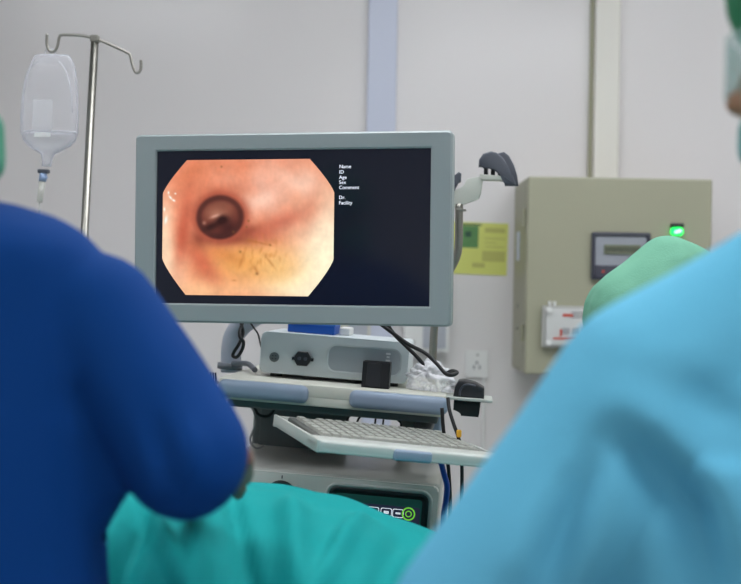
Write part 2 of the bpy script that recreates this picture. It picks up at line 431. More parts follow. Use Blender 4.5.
bm = bm_new(); lw = fl[0]; tube(bm, [V(p) for p in bagloop(-79.5, 26.6, 1.25, -.8, .96)]+[V(bagloop(-79.5, 26.6, 1.25, -.8, .96)[0])], .0012, 6, False); link('fluid_rim', bm, mat('bag_white', (245, 245, 250), .3), bag, smooth=True)
bm = bm_new(); box(bm, (-3*kx, -.026, -66*kx), (20*kx, .0006, 34*kx)); link('bag_print', bm, clear('bag_print', (245, 245, 250), .16, .25, .5), bag)
bm = bm_new(); box(bm, (-3*kx, -.0265, -84*kx), (16*kx, .001, 4*kx)); link('print_line', bm, M_white, bag)
bm = bm_new(); tube(bm, [(-.024, 0, -.02), (-.045, -.004, -.04), (-.054, -.006, -.08), (-.056, -.008, -.16)], .0016, 8); tube(bm, [(.020, 0, -.02), (.036, -.004, -.04), (.048, -.006, -.08), (.053, -.008, -.13)], .0016, 8); link('welded_seam', bm, M_glass_iv, bag, smooth=True)
bm = bm_new(); tube(bm, [(-.012, 0, -.006), (-.008, 0, .004), (0, 0, .008), (.008, 0, .004), (.012, 0, -.006)], .0022, 8); link('hanging_loop', bm, M_glass_iv, bag, smooth=True)
bm = bm_new(); box(bm, (-4.2*kx, 0, -119*kx), (11*kx, .016, 4*kx), .002); link('port_cap', bm, M_dark, bag)
bm = bm_new(); cyl(bm, (-4.5*kx, 0, -121*kx), (-5.2*kx, 0, -129*kx), .008); cyl(bm, (-1*kx, 0, -124*kx), (-5.2*kx, 0, -126*kx), .005); link('spike', bm, mat('spike_blue', (150, 170, 205), .4), bag, smooth=True)
bm = bm_new(); cyl(bm, (-5.2*kx, 0, -129*kx), (-8*kx, 0, -150*kx), .0072, r1=.006); link('drip_chamber', bm, clear('chamber', (225, 225, 215), .4, .85), bag, smooth=True)
bm = bm_new(); tube(bm, [(-8*kx, 0, -150*kx), (-9*kx, .0, -200*kx), (-.03, .02, -.7), (-.0, .05, -.85), (.1, .0, -.75)], .0018, 8); link('drip_line', bm, clear('line', (230, 230, 225), .4, .9), bag, smooth=True)

# ------------------------------------------------------------ cart
Mc = Matrix.Translation(at(218, 377, 2.25)) @ Matrix.Rotation(R(-5), 4, 'Z') @ Matrix.Rotation(R(3.4), 4, 'Y')
Sz = .445; D = .42
def C(px, py, ly=0): return loc(Mc, px, py, ly)
wsh = C(447, 399).x
ct = thing('equipment_cart', Mc, 'cream and blue grey equipment cart carrying monitor and endoscopy units', 'cart')
ZF = -Mc.translation.z/ Mc.to_3x3()[2][2]       # floor in the cart's own frame (about)
bm = bm_new(); box(bm, (wsh/2, D/2, -.012), (wsh-.004, D, .024), .004); box(bm, (wsh/2, .012, -.030), (wsh-.012, .02, .02), .003)
link('top_shelf', bm, M_cream, ct, angle=30)
for x0, x1 in ((C(219, 380).x, C(309, 388).x), (C(350, 390).x, wsh+.003)):
    bm = bm_new(); box(bm, ((x0+x1)/2, .004, -.019), (x1-x0, .036, .033), .012, 4); link('bumper', bm, M_bump, ct, smooth=True)
bm = bm_new(); box(bm, (wsh/2, D/2, -.046), (wsh-.03, D-.06, .02), .003); link('under_frame', bm, M_dpanel, ct)
LOW = C(300, 560, .0).z
FZ = ZF+.12
px0, px1 = C(418, 450, .06).x, C(440, 450, .06).x
px0, px1 = C(418, 450, .37).x, C(440, 450, .37).x
bm = bm_new(); box(bm, ((px0+px1)/2, .385, (FZ-.05)/2), (px1-px0, .06, -FZ-.05), .006); link('post', bm, M_bump, ct)
bm = bm_new(); box(bm, (.032, .385, (FZ-.05)/2), (.045, .06, -FZ-.05), .006); link('post', bm, M_dpanel, ct)
bm = bm_new(); box(bm, (.03+.095, D-.09, -.05-.09), (.19, .012, .18), .002); link('back_panel', bm, M_dpanel, ct)
bm = bm_new(); box(bm, (C(409, 420, D-.06).x, D-.06, -.05-.11), (.036, .03, .22), .002); link('back_panel', bm, mat('panel_brown', (104, 102, 96), .5), ct)
# lower shelves, base and casters
zs = C(300, 470, 0).z
BH = .155                                          # processor height
b1 = C(346, 477, 0).z
shelf_z = b1-BH
for z in (shelf_z, shelf_z-.28, FZ+.03):
    bm = bm_new(); box(bm, (wsh/2, D/2, z-.012), (wsh, D, .024), .004); link('shelf', bm, M_cream, ct)
for sx in (.05, wsh-.05):
    for sy in (.05, D-.05):
        bm = bm_new(); cyl(bm, (sx, sy, ZF+.05), (sx, sy, FZ+.02), .012); fork = link('caster_stem', bm, M_steel, ct)
        bm = bm_new(); cyl(bm, (sx-.012, sy, ZF+.048), (sx+.012, sy, ZF+.048), .045); link('wheel', bm, M_black, fork)
# curved monitor arm column
bm = bm_new()
pts = [C(231, 372, .22), C(231, 362, .22), C(231.5, 348, .22), C(235, 334, .22), C(246, 322, .21), C(262, 312, .19)]
tube(bm, pts, .021, 20); link('monitor_arm', bm, mat('arm_pale', (188, 192, 206), .35), ct, smooth=True)
bm = bm_new(); p = C(230, 366, .22); cyl(bm, (p.x, p.y, p.z-.006), (p.x, p.y, p.z+.006), .026)
tube(bm, [C(233, 363.5, .195), C(246, 363.5, .17), C(251, 366, .15), C(255, 370, .13)], .0055, 12); link('arm_clamp', bm, mat('clamp_grey', (118, 122, 130), .4), ct, smooth=True)
# side rail with pegs on the left
for k in range(3):
    bm = bm_new(); q = C(211+k*2.4, 382, .05); cyl(bm, q, q+V((-.002, 0, .018)), .0018, 8); link('side_peg', bm, M_blackr, ct)
bm = bm_new(); q0 = C(209, 382, .05); tube(bm, [q0, q0+V((.03, 0, .0))], .003, 8, False); link('side_rail', bm, M_steel, ct)
bm = bm_new(); box(bm, (.02, .02, -.062), (.018, .02, .012), .002); link('latch', bm, M_white, ct)
# right plate for the holder
q0 = C(440, 396.5, .05); q1 = C(487, 401.5, .05)
bm = bm_new(); box(bm, ((q0.x+q1.x)/2, .08, q0.z+.0), (q1.x-q0.x+.02, .1, .005), .001); link('side_plate', bm, M_tray, ct)
# keyboard tray frame (own yaw)
BL = at(274, 414, 2.12); FL = at(331, 441.5, 1.83); BR = at(440, 431, 2.215)
ex = (BR-BL).normalized(); ey = (BL-FL); ey = (ey-ex*ey.dot(ex)).normalized(); ez = ex.cross(ey)
Mk = Matrix(((ex.x, ey.x, ez.x, BL.x), (ex.y, ey.y, ez.y, BL.y), (ex.z, ey.z, ez.z, BL.z), (0, 0, 0, 1)))
KD = (BL-FL).length*.97; KW = (BR-BL).length+.012
Mck = Mc.inverted() @ Mk
bm = bm_new()
box(bm, (KW/2, -KD/2, -.016), (KW, KD, .006), .002)
box(bm, (KW/2, -KD+.03, -.010), (KW, .06, .020), .006, 3)
box(bm, (.003, -KD/2, -.010), (.006, KD, .020), .002)
box(bm, (KW-.003, -KD/2, -.012), (.006, KD, .018), .002)
box(bm, (KW/2, -.003, -.012), (KW, .006, .020), .002)
ktray = link('keyboard_tray', bm, M_tray, ct, Mck, angle=30)
bm = bm_new(); x0 = loc(Mk, 393, 455, -KD).x; x1 = loc(Mk, 432, 460, -KD).x
box(bm, ((x0+x1)/2, -KD+.004, -.012), (x1-x0, .016, .018), .005, 3); link('tray_clip', bm, M_bump, ktray, smooth=True)
bm = bm_new(); a0 = Mck @ V((KW*.62, -.05, -.02)); box(bm, (px0+.012, .24, a0.z-.012), (.04, .26, .012), .003); link('tray_bracket', bm, M_dpanel, ct)

# keyboard
Mkb = Mk @ Matrix.Translation((.022, -.016, -.0125)) @ Matrix.Rotation(R(1.5), 4, 'X')
kw, kd = KW-.034, KD-.095
kb = thing('keyboard', Mkb, 'grey keyboard lying on the cart pull-out tray', 'keyboard')
bm = bm_new(); box(bm, (kw/2, -kd/2, .006), (kw, kd, .012), .003); link('keyboard_body', bm, M_kb, kb, angle=30)
ncol, nrow = 16, 6
cw = (kw-.02)/ncol; rw = (kd-.02)/nrow
def keymesh(w, d):
    bm = bm_new(); v = []
    for z, i in ((0, 0), (.005, .0018)):
        v.append([bm.verts.new((x, y, z)) for x, y in ((i-w/2, i-d/2), (w/2-i, i-d/2), (w/2-i, d/2-i), (i-w/2, d/2-i))])
    for k in range(4): bm.faces.new((v[0][k], v[0][(k+1) % 4], v[1][(k+1) % 4], v[1][k]))
    bm.faces.new(v[1]); bm.faces.new(v[0][::-1])
    return bm
first = link('key', keymesh(cw*.88, rw*.86), M_key, kb)
first.location = (.01+cw*.5, -.01-rw*.5, .012)
for r_ in range(nrow):
    for c_ in range(ncol):
        if (r_, c_) == (0, 0) or (r_ == nrow-1 and 4 <= c_ <= 8) or (r_ == 0 and c_ == 1): continue
        k = first.copy(); k.location = (.01+cw*(c_+.5), -.01-rw*(r_+.5), .012); k.parent = kb; COL.objects.link(k)
o = link('space_bar', keymesh(cw*4.85, rw*.86), M_key, kb); o.location = (.01+cw*6.5, -.01-rw*(nrow-.5), .012)

# video processor under the keyboard
Mp = Mc @ Matrix.Translation((0, 0, shelf_z))
pr = thing('video_processor', Mp, 'large grey video processor with lit touch panel on lower cart shelf', 'medical device')
def P(px, py, ly=0): return loc(Mp, px, py, ly)
x1 = P(440, 488).x; x0 = .012
bm = bm_new(); t_ = bmesh.new()
box(bm, ((x0+x1)/2, .18, BH/2+.002), (x1-x0, .33, BH-.004), .008, 3); link('housing', bm, M_proc, pr, angle=40)
bm = bm_new(); prism(bm, rrect(x0+.002, .004, x1-.002, BH-.004, .01), .008, .03, .004); link('front_plate', bm, M_procf, pr, angle=30)
q0 = P(326, 484, .008); q1 = P(434, 486, .008)
pw = q1.x-q0.x; zt = BH-.012; ph = .105
def Z(lst): return [[(q0.x+p[0], y, zt-ph+p[1]) for p in rrect(i, i, pw-i, ph-i, max(.022-i, .006), 6)] for i, y in lst]
bm = bm_new(); ring_loft(bm, Z(((0, .01), (0, .002), (.003, .0), (.006, .002), (.008, .004)))); link('panel_frame', bm, mat('frame_silver', (205, 206, 202), .25), pr, smooth=True)
bm = bm_new(); ring_loft(bm, Z(((.007, .004), (.010, .0), (.015, .003), (.02, .006)))); link('panel_gasket', bm, M_black, pr, smooth=True)
bm = bm_new(); prism(bm, [(q0.x+p[0], zt-ph+p[1]) for p in rrect(.019, .019, pw-.019, ph-.019, .006)], .0045, .009); scr = link('touch_panel', bm, M_teal_lcd, pr)
bm = bm_new(); prism(bm, [(q0.x+p[0], zt-ph+p[1]) for p in rrect(.022, .022, pw-.022, ph-.034, .004)], .0035, .0045); link('panel_field', bm, mat('panel_field', (40, 44, 62), .25, emit=(60, 64, 90), estr=.3), scr)
zc = zt-.043
for k, xx in enumerate((.03, .056, .082, .106, .128)):
    bm = bm_new(); lo = rrect(q0.x+xx, zc-.012, q0.x+xx+.021, zc+.004, .003, 3)
    ring_loft(bm, [[(p[0], .003, p[1]) for p in lo], [(p[0]+(.0012 if p[0] < q0.x+xx+.01 else -.0012), .003, p[1]+(.0012 if p[1] < zc-.004 else -.0012)) for p in lo]]); link('soft_key', bm, M_stext, scr)
    bm = bm_new(); box(bm, (q0.x+xx+.0105, .003, zc-.004), (.009, .0008, .003+.002*(k % 2))); link('icon', bm, M_stext, scr)
rc = P(408.5, 514, .003)
bm = bm_new()
ring_loft(bm, [[(rc.x+math.cos(2*math.pi*k/32)*r, .0028, rc.z+math.sin(2*math.pi*k/32)*r) for k in range(32)] for r in (.0125, .0098)]); link('power_ring', bm, M_ring, scr)['label'] = 'lit green ring symbol'
bm = bm_new()
ring_loft(bm, [[(rc.x+math.cos(2*math.pi*k/24)*r, .0028, rc.z+math.sin(2*math.pi*k/24)*r) for k in range(24)] for r in (.0062, .0042)]); link('power_ring', bm, M_ring, scr)['label'] = 'small inner green ring'
kc = P(281, 490, .006)
bm = bm_new(); ring_loft(bm, [[(kc.x+math.cos(2*math.pi*k/32)*r, y, kc.z-.012+math.sin(2*math.pi*k/32)*r) for k in range(32)] for r, y in ((.03, .008), (.03, .002), (.025, .0), (.022, .008))]); link('scope_socket', bm, M_black, pr, smooth=True)
bm = bm_new(); cyl(bm, (kc.x, .008, kc.z-.012), (kc.x, -.004, kc.z-.012), .016); link('socket_core', bm, M_steel, pr)
bm = bm_new(); box(bm, (kc.x, .0075, BH-.012), (.002, .001, .006)); link('socket_mark', bm, M_black, pr)

# camera control unit on top shelf
Md = Mc @ Matrix.Translation((0, 0, 0))
YD = .10
dv = thing('control_unit', Mc @ Matrix.Translation((0, YD, .0)), 'pale grey control unit with black socket, on the cart top shelf', 'medical device')
MD = Mc @ Matrix.Translation((0, YD, 0))
def U(px, py, ly=0): return loc(MD, px, py, ly)
x0 = U(260.5, 350).x; x1 = U(408, 365).x; zt = U(330, 336.5).z
bm = bm_new(); prism(bm, rrect(x0, .008, x1, zt, .010), 0, .2, .004); link('housing', bm, M_dev, dv, angle=40)
for xx in (x0+.03, x1-.03):
    for yy in (.03, .17):
        bm = bm_new(); cyl(bm, (xx, yy, 0), (xx, yy, .009), .012); link('foot', bm, M_blackr, dv)
r0 = U(327, 358); r1 = U(402, 358)
lo = rrect(r0.x, .020, r1.x, zt-.014, .018, 6); li = rrect(r0.x+.003, .023, r1.x-.003, zt-.017, .015, 6)
bm = bm_new(); ring_loft(bm, [[(p[0], -.0015, p[1]) for p in lo], [(p[0], -.0003, p[1]) for p in li]]); link('recess_rim', bm, M_dev, dv, smooth=True)
bm = bm_new(); prism(bm, li, -.0006, .004); rec = link('recess_panel', bm, M_devr, dv)
c0 = U(274.5, 357); bm = bm_new(); cyl(bm, (c0.x, 0, c0.z), (c0.x, -.004, c0.z), .0095); cn = link('round_connector', bm, mat('conn_grey', (120, 126, 124), .4, .6), dv)
for k in range(4):
    a = R(45+90*k); bm = bm_new(); cyl(bm, (c0.x+.004*math.cos(a), -.004, c0.z+.004*math.sin(a)), (c0.x+.004*math.cos(a), -.0046, c0.z+.004*math.sin(a)), .0014, 10); link('pin_hole', bm, M_black, cn)
c0 = U(303, 358.5); bm = bm_new()
hx = [(c0.x+math.copysign(min(abs(x), 1), x)*.017, c0.z+z*.014) for x, z in ((-.55, 1), (.55, 1), (.85, .5), (1, .1), (1, -.1), (.85, -.5), (.55, -1), (-.55, -1), (-.85, -.5), (-1, -.1), (-1, .1), (-.85, .5))]
prism(bm, hx, -.01, 0, .002); bmesh.ops.create_cube(bm, size=1, matrix=Matrix.Translation((c0.x, -.003, c0.z-.001)) @ Matrix.Diagonal((.042, .006, .006, 1))); sk = link('scope_socket', bm, M_black, dv)
for xx in (-.006, .006):
    bm = bm_new(); cyl(bm, (c0.x+xx, -.010, c0.z), (c0.x+xx, -.0115, c0.z), .0035, 12); link('socket_pin', bm, M_dark, sk)
q = U(388, 359)
for k in range(4):
    bm = bm_new(); ww = .0045 if k != 1 else .003
    box(bm, (q.x, -.0012, q.z+.010-.0065*k), (ww*2, .0006, .0035), 0); link('icon_mark', bm, M_print, rec)
# blue box on the unit
q0 = U(287, 336, .06); q1 = U(334, 336, .06)
bb = thing('storage_box', MD @ Matrix.Translation((q0.x, .06, zt)), 'flat blue box lying on top of the control unit', 'box')
w = q1.x-q0.x
bm = bm_new(); box(bm, (w/2, .05, .009), (w, .1, .018), .002); link('box_body', bm, M_cyan, bb)
bm = bm_new(); box(bm, (w/2, .05, .0195), (w+.003, .103, .004), .001); link('lid', bm, mat('lid_blue', (60, 120, 205), .4), bb)
bm = bm_new(); box(bm, (q1.x+.018, .12, zt+.008), (.022, .07, .016), .003); tag(link('small_carton', bm, M_white, None, MD), 'small white carton beside the blue box on control unit', 'box')
# black cup in front
q0 = C(361, 388, .045); q1 = C(388.5, 390, .045); w = q1.x-q0.x
cup = thing('holder_box', Mc @ Matrix.Translation((q0.x, .045, 0)), 'small black open box standing before the control unit', 'box')
h = C(375, 362, .045).z
bm = bm_new()
for (cx, cy, sx, sy) in ((w/2, .0015, w, .003), (w/2, .0385, w, .003), (.0015, .02, .003, .04), (w-.0015, .02, .003, .04)): box(bm, (cx, cy, h/2), (sx, sy, h), .001)
box(bm, (w/2, .02, .0015), (w, .04, .003)); link('box_body', bm, M_black, cup)
bm = bm_new(); box(bm, (w*.42, -.0012, h*.5), (w*.5, .003, h*.9), .001); link('front_flap', bm, mat('flap_black', (44, 46, 52), .4), cup)
bm = bm_new(); box(bm, (w/2, .02, h*.8), (w-.008, .03, .01), .002); link('foam_insert', bm, M_blackr, cup)
# crumpled bag
q = C(429, 391, .07)
bm = bm_new(); bmesh.ops.create_icosphere(bm, subdivisions=5, radius=1)
bx0 = C(407, 389, .07).x; bx1 = C(453, 392, .07).x; hb = C(428, 360, .07).z
for v in bm.verts:
    n = v.co.normalized(); c1 = abs(noise.noise(n*2.1+V((3, 1, 7)))); c2 = abs(noise.noise(n*5+V((1, 9, 2)))); c3 = abs(noise.noise(n*11))
    r = .78+.5*c1+.14*c2+.03*c3
    n = n*r
    z = max(n.z, -.55)
    v.co = V((n.x*(bx1-bx0)*.56, n.y*.055, (z+.55)*hb*.62*(1-.25*max(0, n.x))))
pb = link('plastic_bag', bm, M_film, None, Mc @ Matrix.Translation(((bx0+bx1)/2, .1, .001)), smooth=True)
tag(pb, 'crumpled clear plastic bag on the right end of cart shelf', 'bag')
# black holder at right
q0 = C(453, 399, .06); q1 = C(484, 399, .06)
ho = thing('scope_holder', Mc @ Matrix.Translation((q0.x, .05, q0.z)), 'black moulded holder clipped to the side plate of cart', 'holder')
w = q1.x-q0.x
bm = bm_new(); prism(bm, [(0, .006), (.002, .024), (.008, .036), (.02, .038), (w*.7, .034), (w-.001, .026), (w, .006)], 0, .05, .003); link('holder_top', bm, M_black, ho, angle=40)
bm = bm_new(); prism(bm, [(.002, -.003), (w*.9, -.003), (w*.88, -.024), (w*.86, -.030), (w*.3, -.030), (w*.25, -.022), (.002, -.020)], .004, .046, .002); link('holder_base', bm, M_blackr, ho, angle=40)
bm = bm_new(); tube(bm, [(.012, -.001, .008), (.013, -.001, .02), (.022, -.001, .030), (w*.7, -.001, .029)], .002, 8); link('holder_rib', bm, M_dark, ho, smooth=True)

# ------------------------------------------------------------ monitor
Mm = Matrix.Translation(at(294.5, 229.5, 2.17)) @ Matrix.Rotation(R(-11), 4, 'Z') @ Matrix.Rotation(R(-.35), 4, 'Y')
def Q(px, py, ly=0): return loc(Mm, px, py, ly)
mo = thing('monitor', Mm, 'grey framed endoscopy monitor showing a round orange pink image', 'monitor')
X0 = Q(134.3, 230).x; X1 = Q(451.6, 230).x; Z1 = Q(294, 132.5).z; Z0 = Q(294, 324.3).z
sx0 = Q(156.5, 230, .006).x; sx1 = Q(430.5, 230, .006).x; sz1 = Q(294, 149.8, .006).z; sz0 = Q(294, 304.8, .006).z
def lp(x0, z0, x1, z1, r, y): return [(p[0], y, p[1]) for p in rrect(x0, z0, x1, z1, r, 5)]
bm = bm_new()
ring_loft(bm, [lp(X0, Z0, X1, Z1, .008, .032), lp(X0, Z0, X1, Z1, .008, .004), lp(X0+.0035, Z0+.0035, X1-.0035, Z1-.0035, .006, 0), lp(sx0-.003, sz0-.003, sx1+.003, sz1+.003, .002, -.0), lp(sx0, sz0, sx1, sz1, .001, .002), lp(sx0, sz0, sx1, sz1, .001, .008)])
link('bezel', bm, M_bez, mo, angle=25)
bm = bm_new(); prism(bm, rrect(X0+.002, Z0+.002, X1-.002, Z1-.002, .01), .03, .05, .006); prism(bm, rrect(X0+.08, Z0+.04, X1-.08, Z1-.05, .02), .048, .075, .01); link('back_housing', bm, M_bez2, mo, angle=30)
bm = bm_new(); box(bm, ((sx0+sx1)/2, .009, (sz0+sz1)/2), (sx1-sx0+.002, .005, sz1-sz0+.002)); screen = link('screen', bm, M_screen, mo)
bm = bm_new(); box(bm, (X0+.06+.02, .09, Z0+.05), (.1, .07, .08), .01); link('mount_bracket', bm, M_dark, mo)
# the round picture on the screen
def eimg(x, y):
    """endoscopic picture, in measured picture coordinates"""
    def g(cx, cy, rx, ry, ang=0):
        dx, dy = x-cx, y-cy; ca, sa = math.cos(R(ang)), math.sin(R(ang))
        u, v = (dx*ca+dy*sa)/rx, (-dx*sa+dy*ca)/ry
        return math.exp(-(u*u+v*v))
    def mixc(c, d, f): f = max(0, min(1, f)); return tuple(a*(1-f)+b*f for a, b in zip(c, d))
    P = V((x/14, y/14, 0)); n1 = noise.fractal(P, .8, 2.0, 5); n2 = noise.fractal(P*.5+V((5, 2, 0)), .9, 2.0, 4); n3 = noise.noise(V((x/3.2, y/7, 4)))
    c = (228, 140, 106)
    c = mixc(c, (243, 190, 168), .7*g(268, 190, 38, 30)+.25*n2)
    c = mixc(c, (253, 230, 200), .95*g(334, 240, 34, 60))
    c = mixc(c, (255, 242, 208), 1.1*g(328, 262, 34, 30)+.9*g(300, 288, 45, 14))
    c = mixc(c, (252, 214, 180), .95*g(168, 262, 17, 42, -18)+.6*g(166, 215, 8, 30))
    c = mixc(c, (250, 200, 150), .7*g(200, 292, 30, 12)+.4*g(240, 290, 30, 10))
    c = mixc(c, (240, 178, 96), .85*g(245, 262, 40, 22))
    c = mixc(c, (247, 206, 128), .6*g(280, 268, 24, 20))
    c = mixc(c, (214, 122, 84), .55*g(190, 172, 22, 12, -40)+.3*g(225, 165, 40, 10))
    # folds: red shadowed bands sweeping round the lumen
    c = mixc(c, (196, 92, 66), .8*g(184, 228, 7, 40, 8)+.75*g(203, 262, 10, 26, -35))
    c = mixc(c, (190, 96, 74), .65*g(283, 222, 32, 9, -22)+.5*g(255, 234, 26, 7, 10))
    c = mixc(c, (212, 132, 104), .5*g(312, 200, 9, 34, 12)+.35*g(292, 170, 22, 5, 40))
    c = mixc(c, (206, 112, 80), .55*g(222, 190, 34, 9, -4))
    c = mixc(c, (206, 120, 60), .5*g(228, 256, 26, 8, 20))
    c = mixc(c, (120, 50, 36), .85*g(228, 238, 26, 7, 4)+.55*g(248, 230, 14, 5, -10)+.5*g(200, 240, 8, 9, -30))
    c = mixc(c, (252, 212, 190), .5*g(290, 180, 20, 10, 30)+.55*g(262, 200, 16, 8, -20)+.5*g(310, 180, 12, 14))
    r = math.hypot((x-221)/24.5, (y-217)/22.5)
    c = mixc(c, (172, 84, 62), .9*math.exp(-max(0, r-1)**2*14))
    if r < 1.06:
        f = min(1, (1.06-r)/.12); ci = (112, 54, 42)
        ci = mixc(ci, (178, 120, 96), .9*g(219, 213, 12, 8)); ci = mixc(ci, (140, 82, 64), .7*g(224, 206, 14, 6))
        ci = mixc(ci, (40, 14, 12), 1.1*g(224, 220, 6, 5)+.9*g(212, 227, 11, 4, -25)); ci = mixc(ci, (62, 24, 22), .9*g(230, 228, 12, 8)+.8*g(222, 238, 20, 5))
        ci = mixc(ci, (70, 32, 28), .7*math.exp(-((r-.86)/.12)**2))
        ci = mixc(ci, (215, 165, 145), .8*g(216, 216, 5, 1.6, -20)+.5*g(205, 223, 2, 2))
        c = mixc(c, ci, f)
    # veins and specks
    if y > 226 and 228 < x < 300:
        rid_ = 1-abs(noise.noise(V((x/9, y/13, 2))))*7; rid2 = 1-abs(noise.noise(V((x/15+4, y/8, 9))))*8
        msk = g(262, 255, 22, 18)
        c = mixc(c, (184, 112, 50), .5*msk*max(0, noise.noise(V((x/4, y/7, 1)))*1.8))
        for (cx, cy, rx, ry, an) in ((262, 243, 12, 1.2, 14), (243, 262, 1.6, 8, 20), (258, 270, 1.6, 5, -30), (252, 241, 4, 2.4, 0), (272, 262, 1.4, 9, -38), (236, 281, 2.5, 1, 0)):
            c = mixc(c, (168, 98, 44), .38*g(cx, cy, rx, ry, an))
    for (cx, cy, rr) in ((250, 221, 1.2), (248, 227, 1), (242, 252, 1.3), (272, 245, 1.1), (259, 274, 1.5), (222, 166, 1.0), (235, 232, 1.4)):
        c = mixc(c, (120, 80, 38), .6*g(cx, cy, rr, rr))
    for (cx, cy, rx, ry, an) in ((165.5, 220, 1.6, 4, 10), (170, 197, 2.4, 1, 50), (173.5, 200, 1.6, 1, 30), (168, 192, .9, 1.5, 0), (164, 209, .9, 2, 0), (175, 193, 1, .8, 0)):
        c = mixc(c, (255, 252, 240), 1.1*g(cx, cy, rx, ry, an))
    k = 1.02+.05*n1+.02*n3
    return tuple(max(0, min(255, v*k)) for v in c)
bm = bm_new(); NX, NY = 200, 160; lay = bm.loops.layers.float_color.new('picture'); vals = {}; rows = []
for j in range(NY+1):
    yy = 159+(296.2-159)*j/NY
    def cut(e):
        e = max(0, min(1, e)); return 24.5*(1-math.sqrt(max(0, 1-(1-e)**1.0*1.0)))if False else 24.5*(e**1.25)
    ex_ = cut((193-yy)/34) if yy < 193 else cut((yy-259)/37)
    xl, xr = 162.2+ex_, 334.8-ex_; row = []
    for i in range(NX+1):
        xx = xl+(xr-xl)*i/NX
        # flat picture laid on the screen rectangle
        fx = (xx-156.0)/272.0; fz = (yy-149.8)/155
        v = bm.verts.new((sx0+(sx1-sx0)*fx, .0062, sz1+(sz0-sz1)*fz)); vals[v] = (*lin(eimg(xx, yy)), 1); row.append(v)
    rows.append(row)
for a_, b_ in zip(rows, rows[1:]):
    for i in range(NX):
        f = bm.faces.new((a_[i], b_[i], b_[i+1], a_[i+1]))
        for l_ in f.loops: l_[lay] = vals[l_.vert]
mp = bpy.data.materials.new('screen_picture'); mp.use_nodes = True; ntp = mp.node_tree; bs = ntp.nodes['Principled BSDF']
bs.inputs['Base Color'].default_value = (.01, .01, .01, 1); bs.inputs['Roughness'].default_value = .15; bs.inputs['Specular IOR Level'].default_value = .3
vc = ntp.nodes.new('ShaderNodeVertexColor'); vc.layer_name = 'picture'
ntp.links.new(vc.outputs['Color'], bs.inputs['Emission Color']); bs.inputs['Emission Strength'].default_value = 1.0
link('screen_picture', bm, mp, screen)
def SP(px, py):
    return V((sx0+(sx1-sx0)*(px-154.6)/274, .0058, sz1+(sz0-sz1)*(py-149.8)/155))
for txt, y in (('Name', 168.6), ('ID', 174), ('Age', 179.3), ('Sex', 184.3), ('Comment', 189.4), ('Dr.', 199.3), ('Facility', 204.6)):
    text_obj('screen_text', txt, .0090, M_stext, screen, SP(339.3, y))

# ------------------------------------------------------------ scope hanger at the monitor's right
hg = thing('scope_hanger', Mc @ Matrix.Translation((C(431, 396, .3).x, .3, 0)), 'steel hanger pole with pale bracket and black hooks beside monitor', 'hanger')
Mh = hg.matrix_world.copy(); bpy.context.view_layer.update(); Mh = Mc @ Matrix.Translation((C(431, 396, .3).x, .3, 0))
def Hh(px, py, ly=0): return loc(Mh, px, py, ly)
bm = bm_new(); tube(bm, [(0, 0, 0), Hh(433, 350), Hh(435, 320), Hh(437, 300), Hh(446, 278), Hh(456, 258), Hh(458.5, 245), Hh(459, 225), Hh(459, 204)], .0085, 16); link('pole', bm, M_steel, hg, smooth=True)
bm = bm_new(); p = Hh(461, 210); box(bm, p, (.022, .02, .004), .001); link('pole_collar', bm, M_steel, hg)
bm = bm_new()
poly = [(446, 194), (453.7, 191), (462, 187.5), (464.5, 185), (467.5, 179), (483, 176), (483, 180), (481, 194), (479.5, 198), (476, 200.5), (446, 210)]
prism(bm, [(lambda q: (q.x, q.z))(Hh(*p)) for p in poly[::-1]], -.004, .004, .0005)
poly = [(480, 175), (506, 177), (505, 181), (481, 180)]
prism(bm, [(lambda q: (q.x, q.z))(Hh(*p)) for p in poly[::-1]], -.02, .02, .001); link('bracket', bm, mat('bracket_pale', (205, 206, 196), .35), hg, angle=30)
def horn(cx, dy, label):
    pl = [(478.5, 167.5), (479, 160), (483, 154), (491, 151.5), (497, 153), (503, 158), (508, 166), (512, 175), (516, 184), (516, 186), (505, 186), (504, 180), (501, 173), (495, 168), (488, 166), (483, 166)]
    bm = bm_new(); prism(bm, [(lambda q: (q.x, q.z))(Hh(p[0]+cx, p[1], dy)) for p in pl[::-1]], dy-.008, dy+.008, .004)
    return link('hook', bm, M_dark, hg, angle=50)
horn(0, -.014, '')
pl = [(495, 158), (498, 153.5), (504, 152), (509, 156), (514, 165), (517, 175), (518.5, 186), (508, 186), (507, 176), (502, 167)]
bm = bm_new(); prism(bm, [(lambda q: (q.x, q.z))(Hh(p[0], p[1], .02)) for p in pl[::-1]], .012, .03, .004); link('hook', bm, M_dark, hg, angle=50)
for px in (486, 493, 500):
    bm = bm_new(); q = Hh(px, 166, .002); q2 = Hh(px, 178, .002); cyl(bm, q, q2, .0045); link('hook_pin', bm, M_black, hg, smooth=True)
bm = bm_new(); prism(bm, [(lambda q: (q.x, q.z))(Hh(*p)) for p in ((454, 176), (459, 172), (461.5, 174), (461, 182), (456, 184), (455, 191), (450, 191), (450, 180))][::-1], -.01, .01, .003); link('lever', bm, M_dark, hg, angle=40)

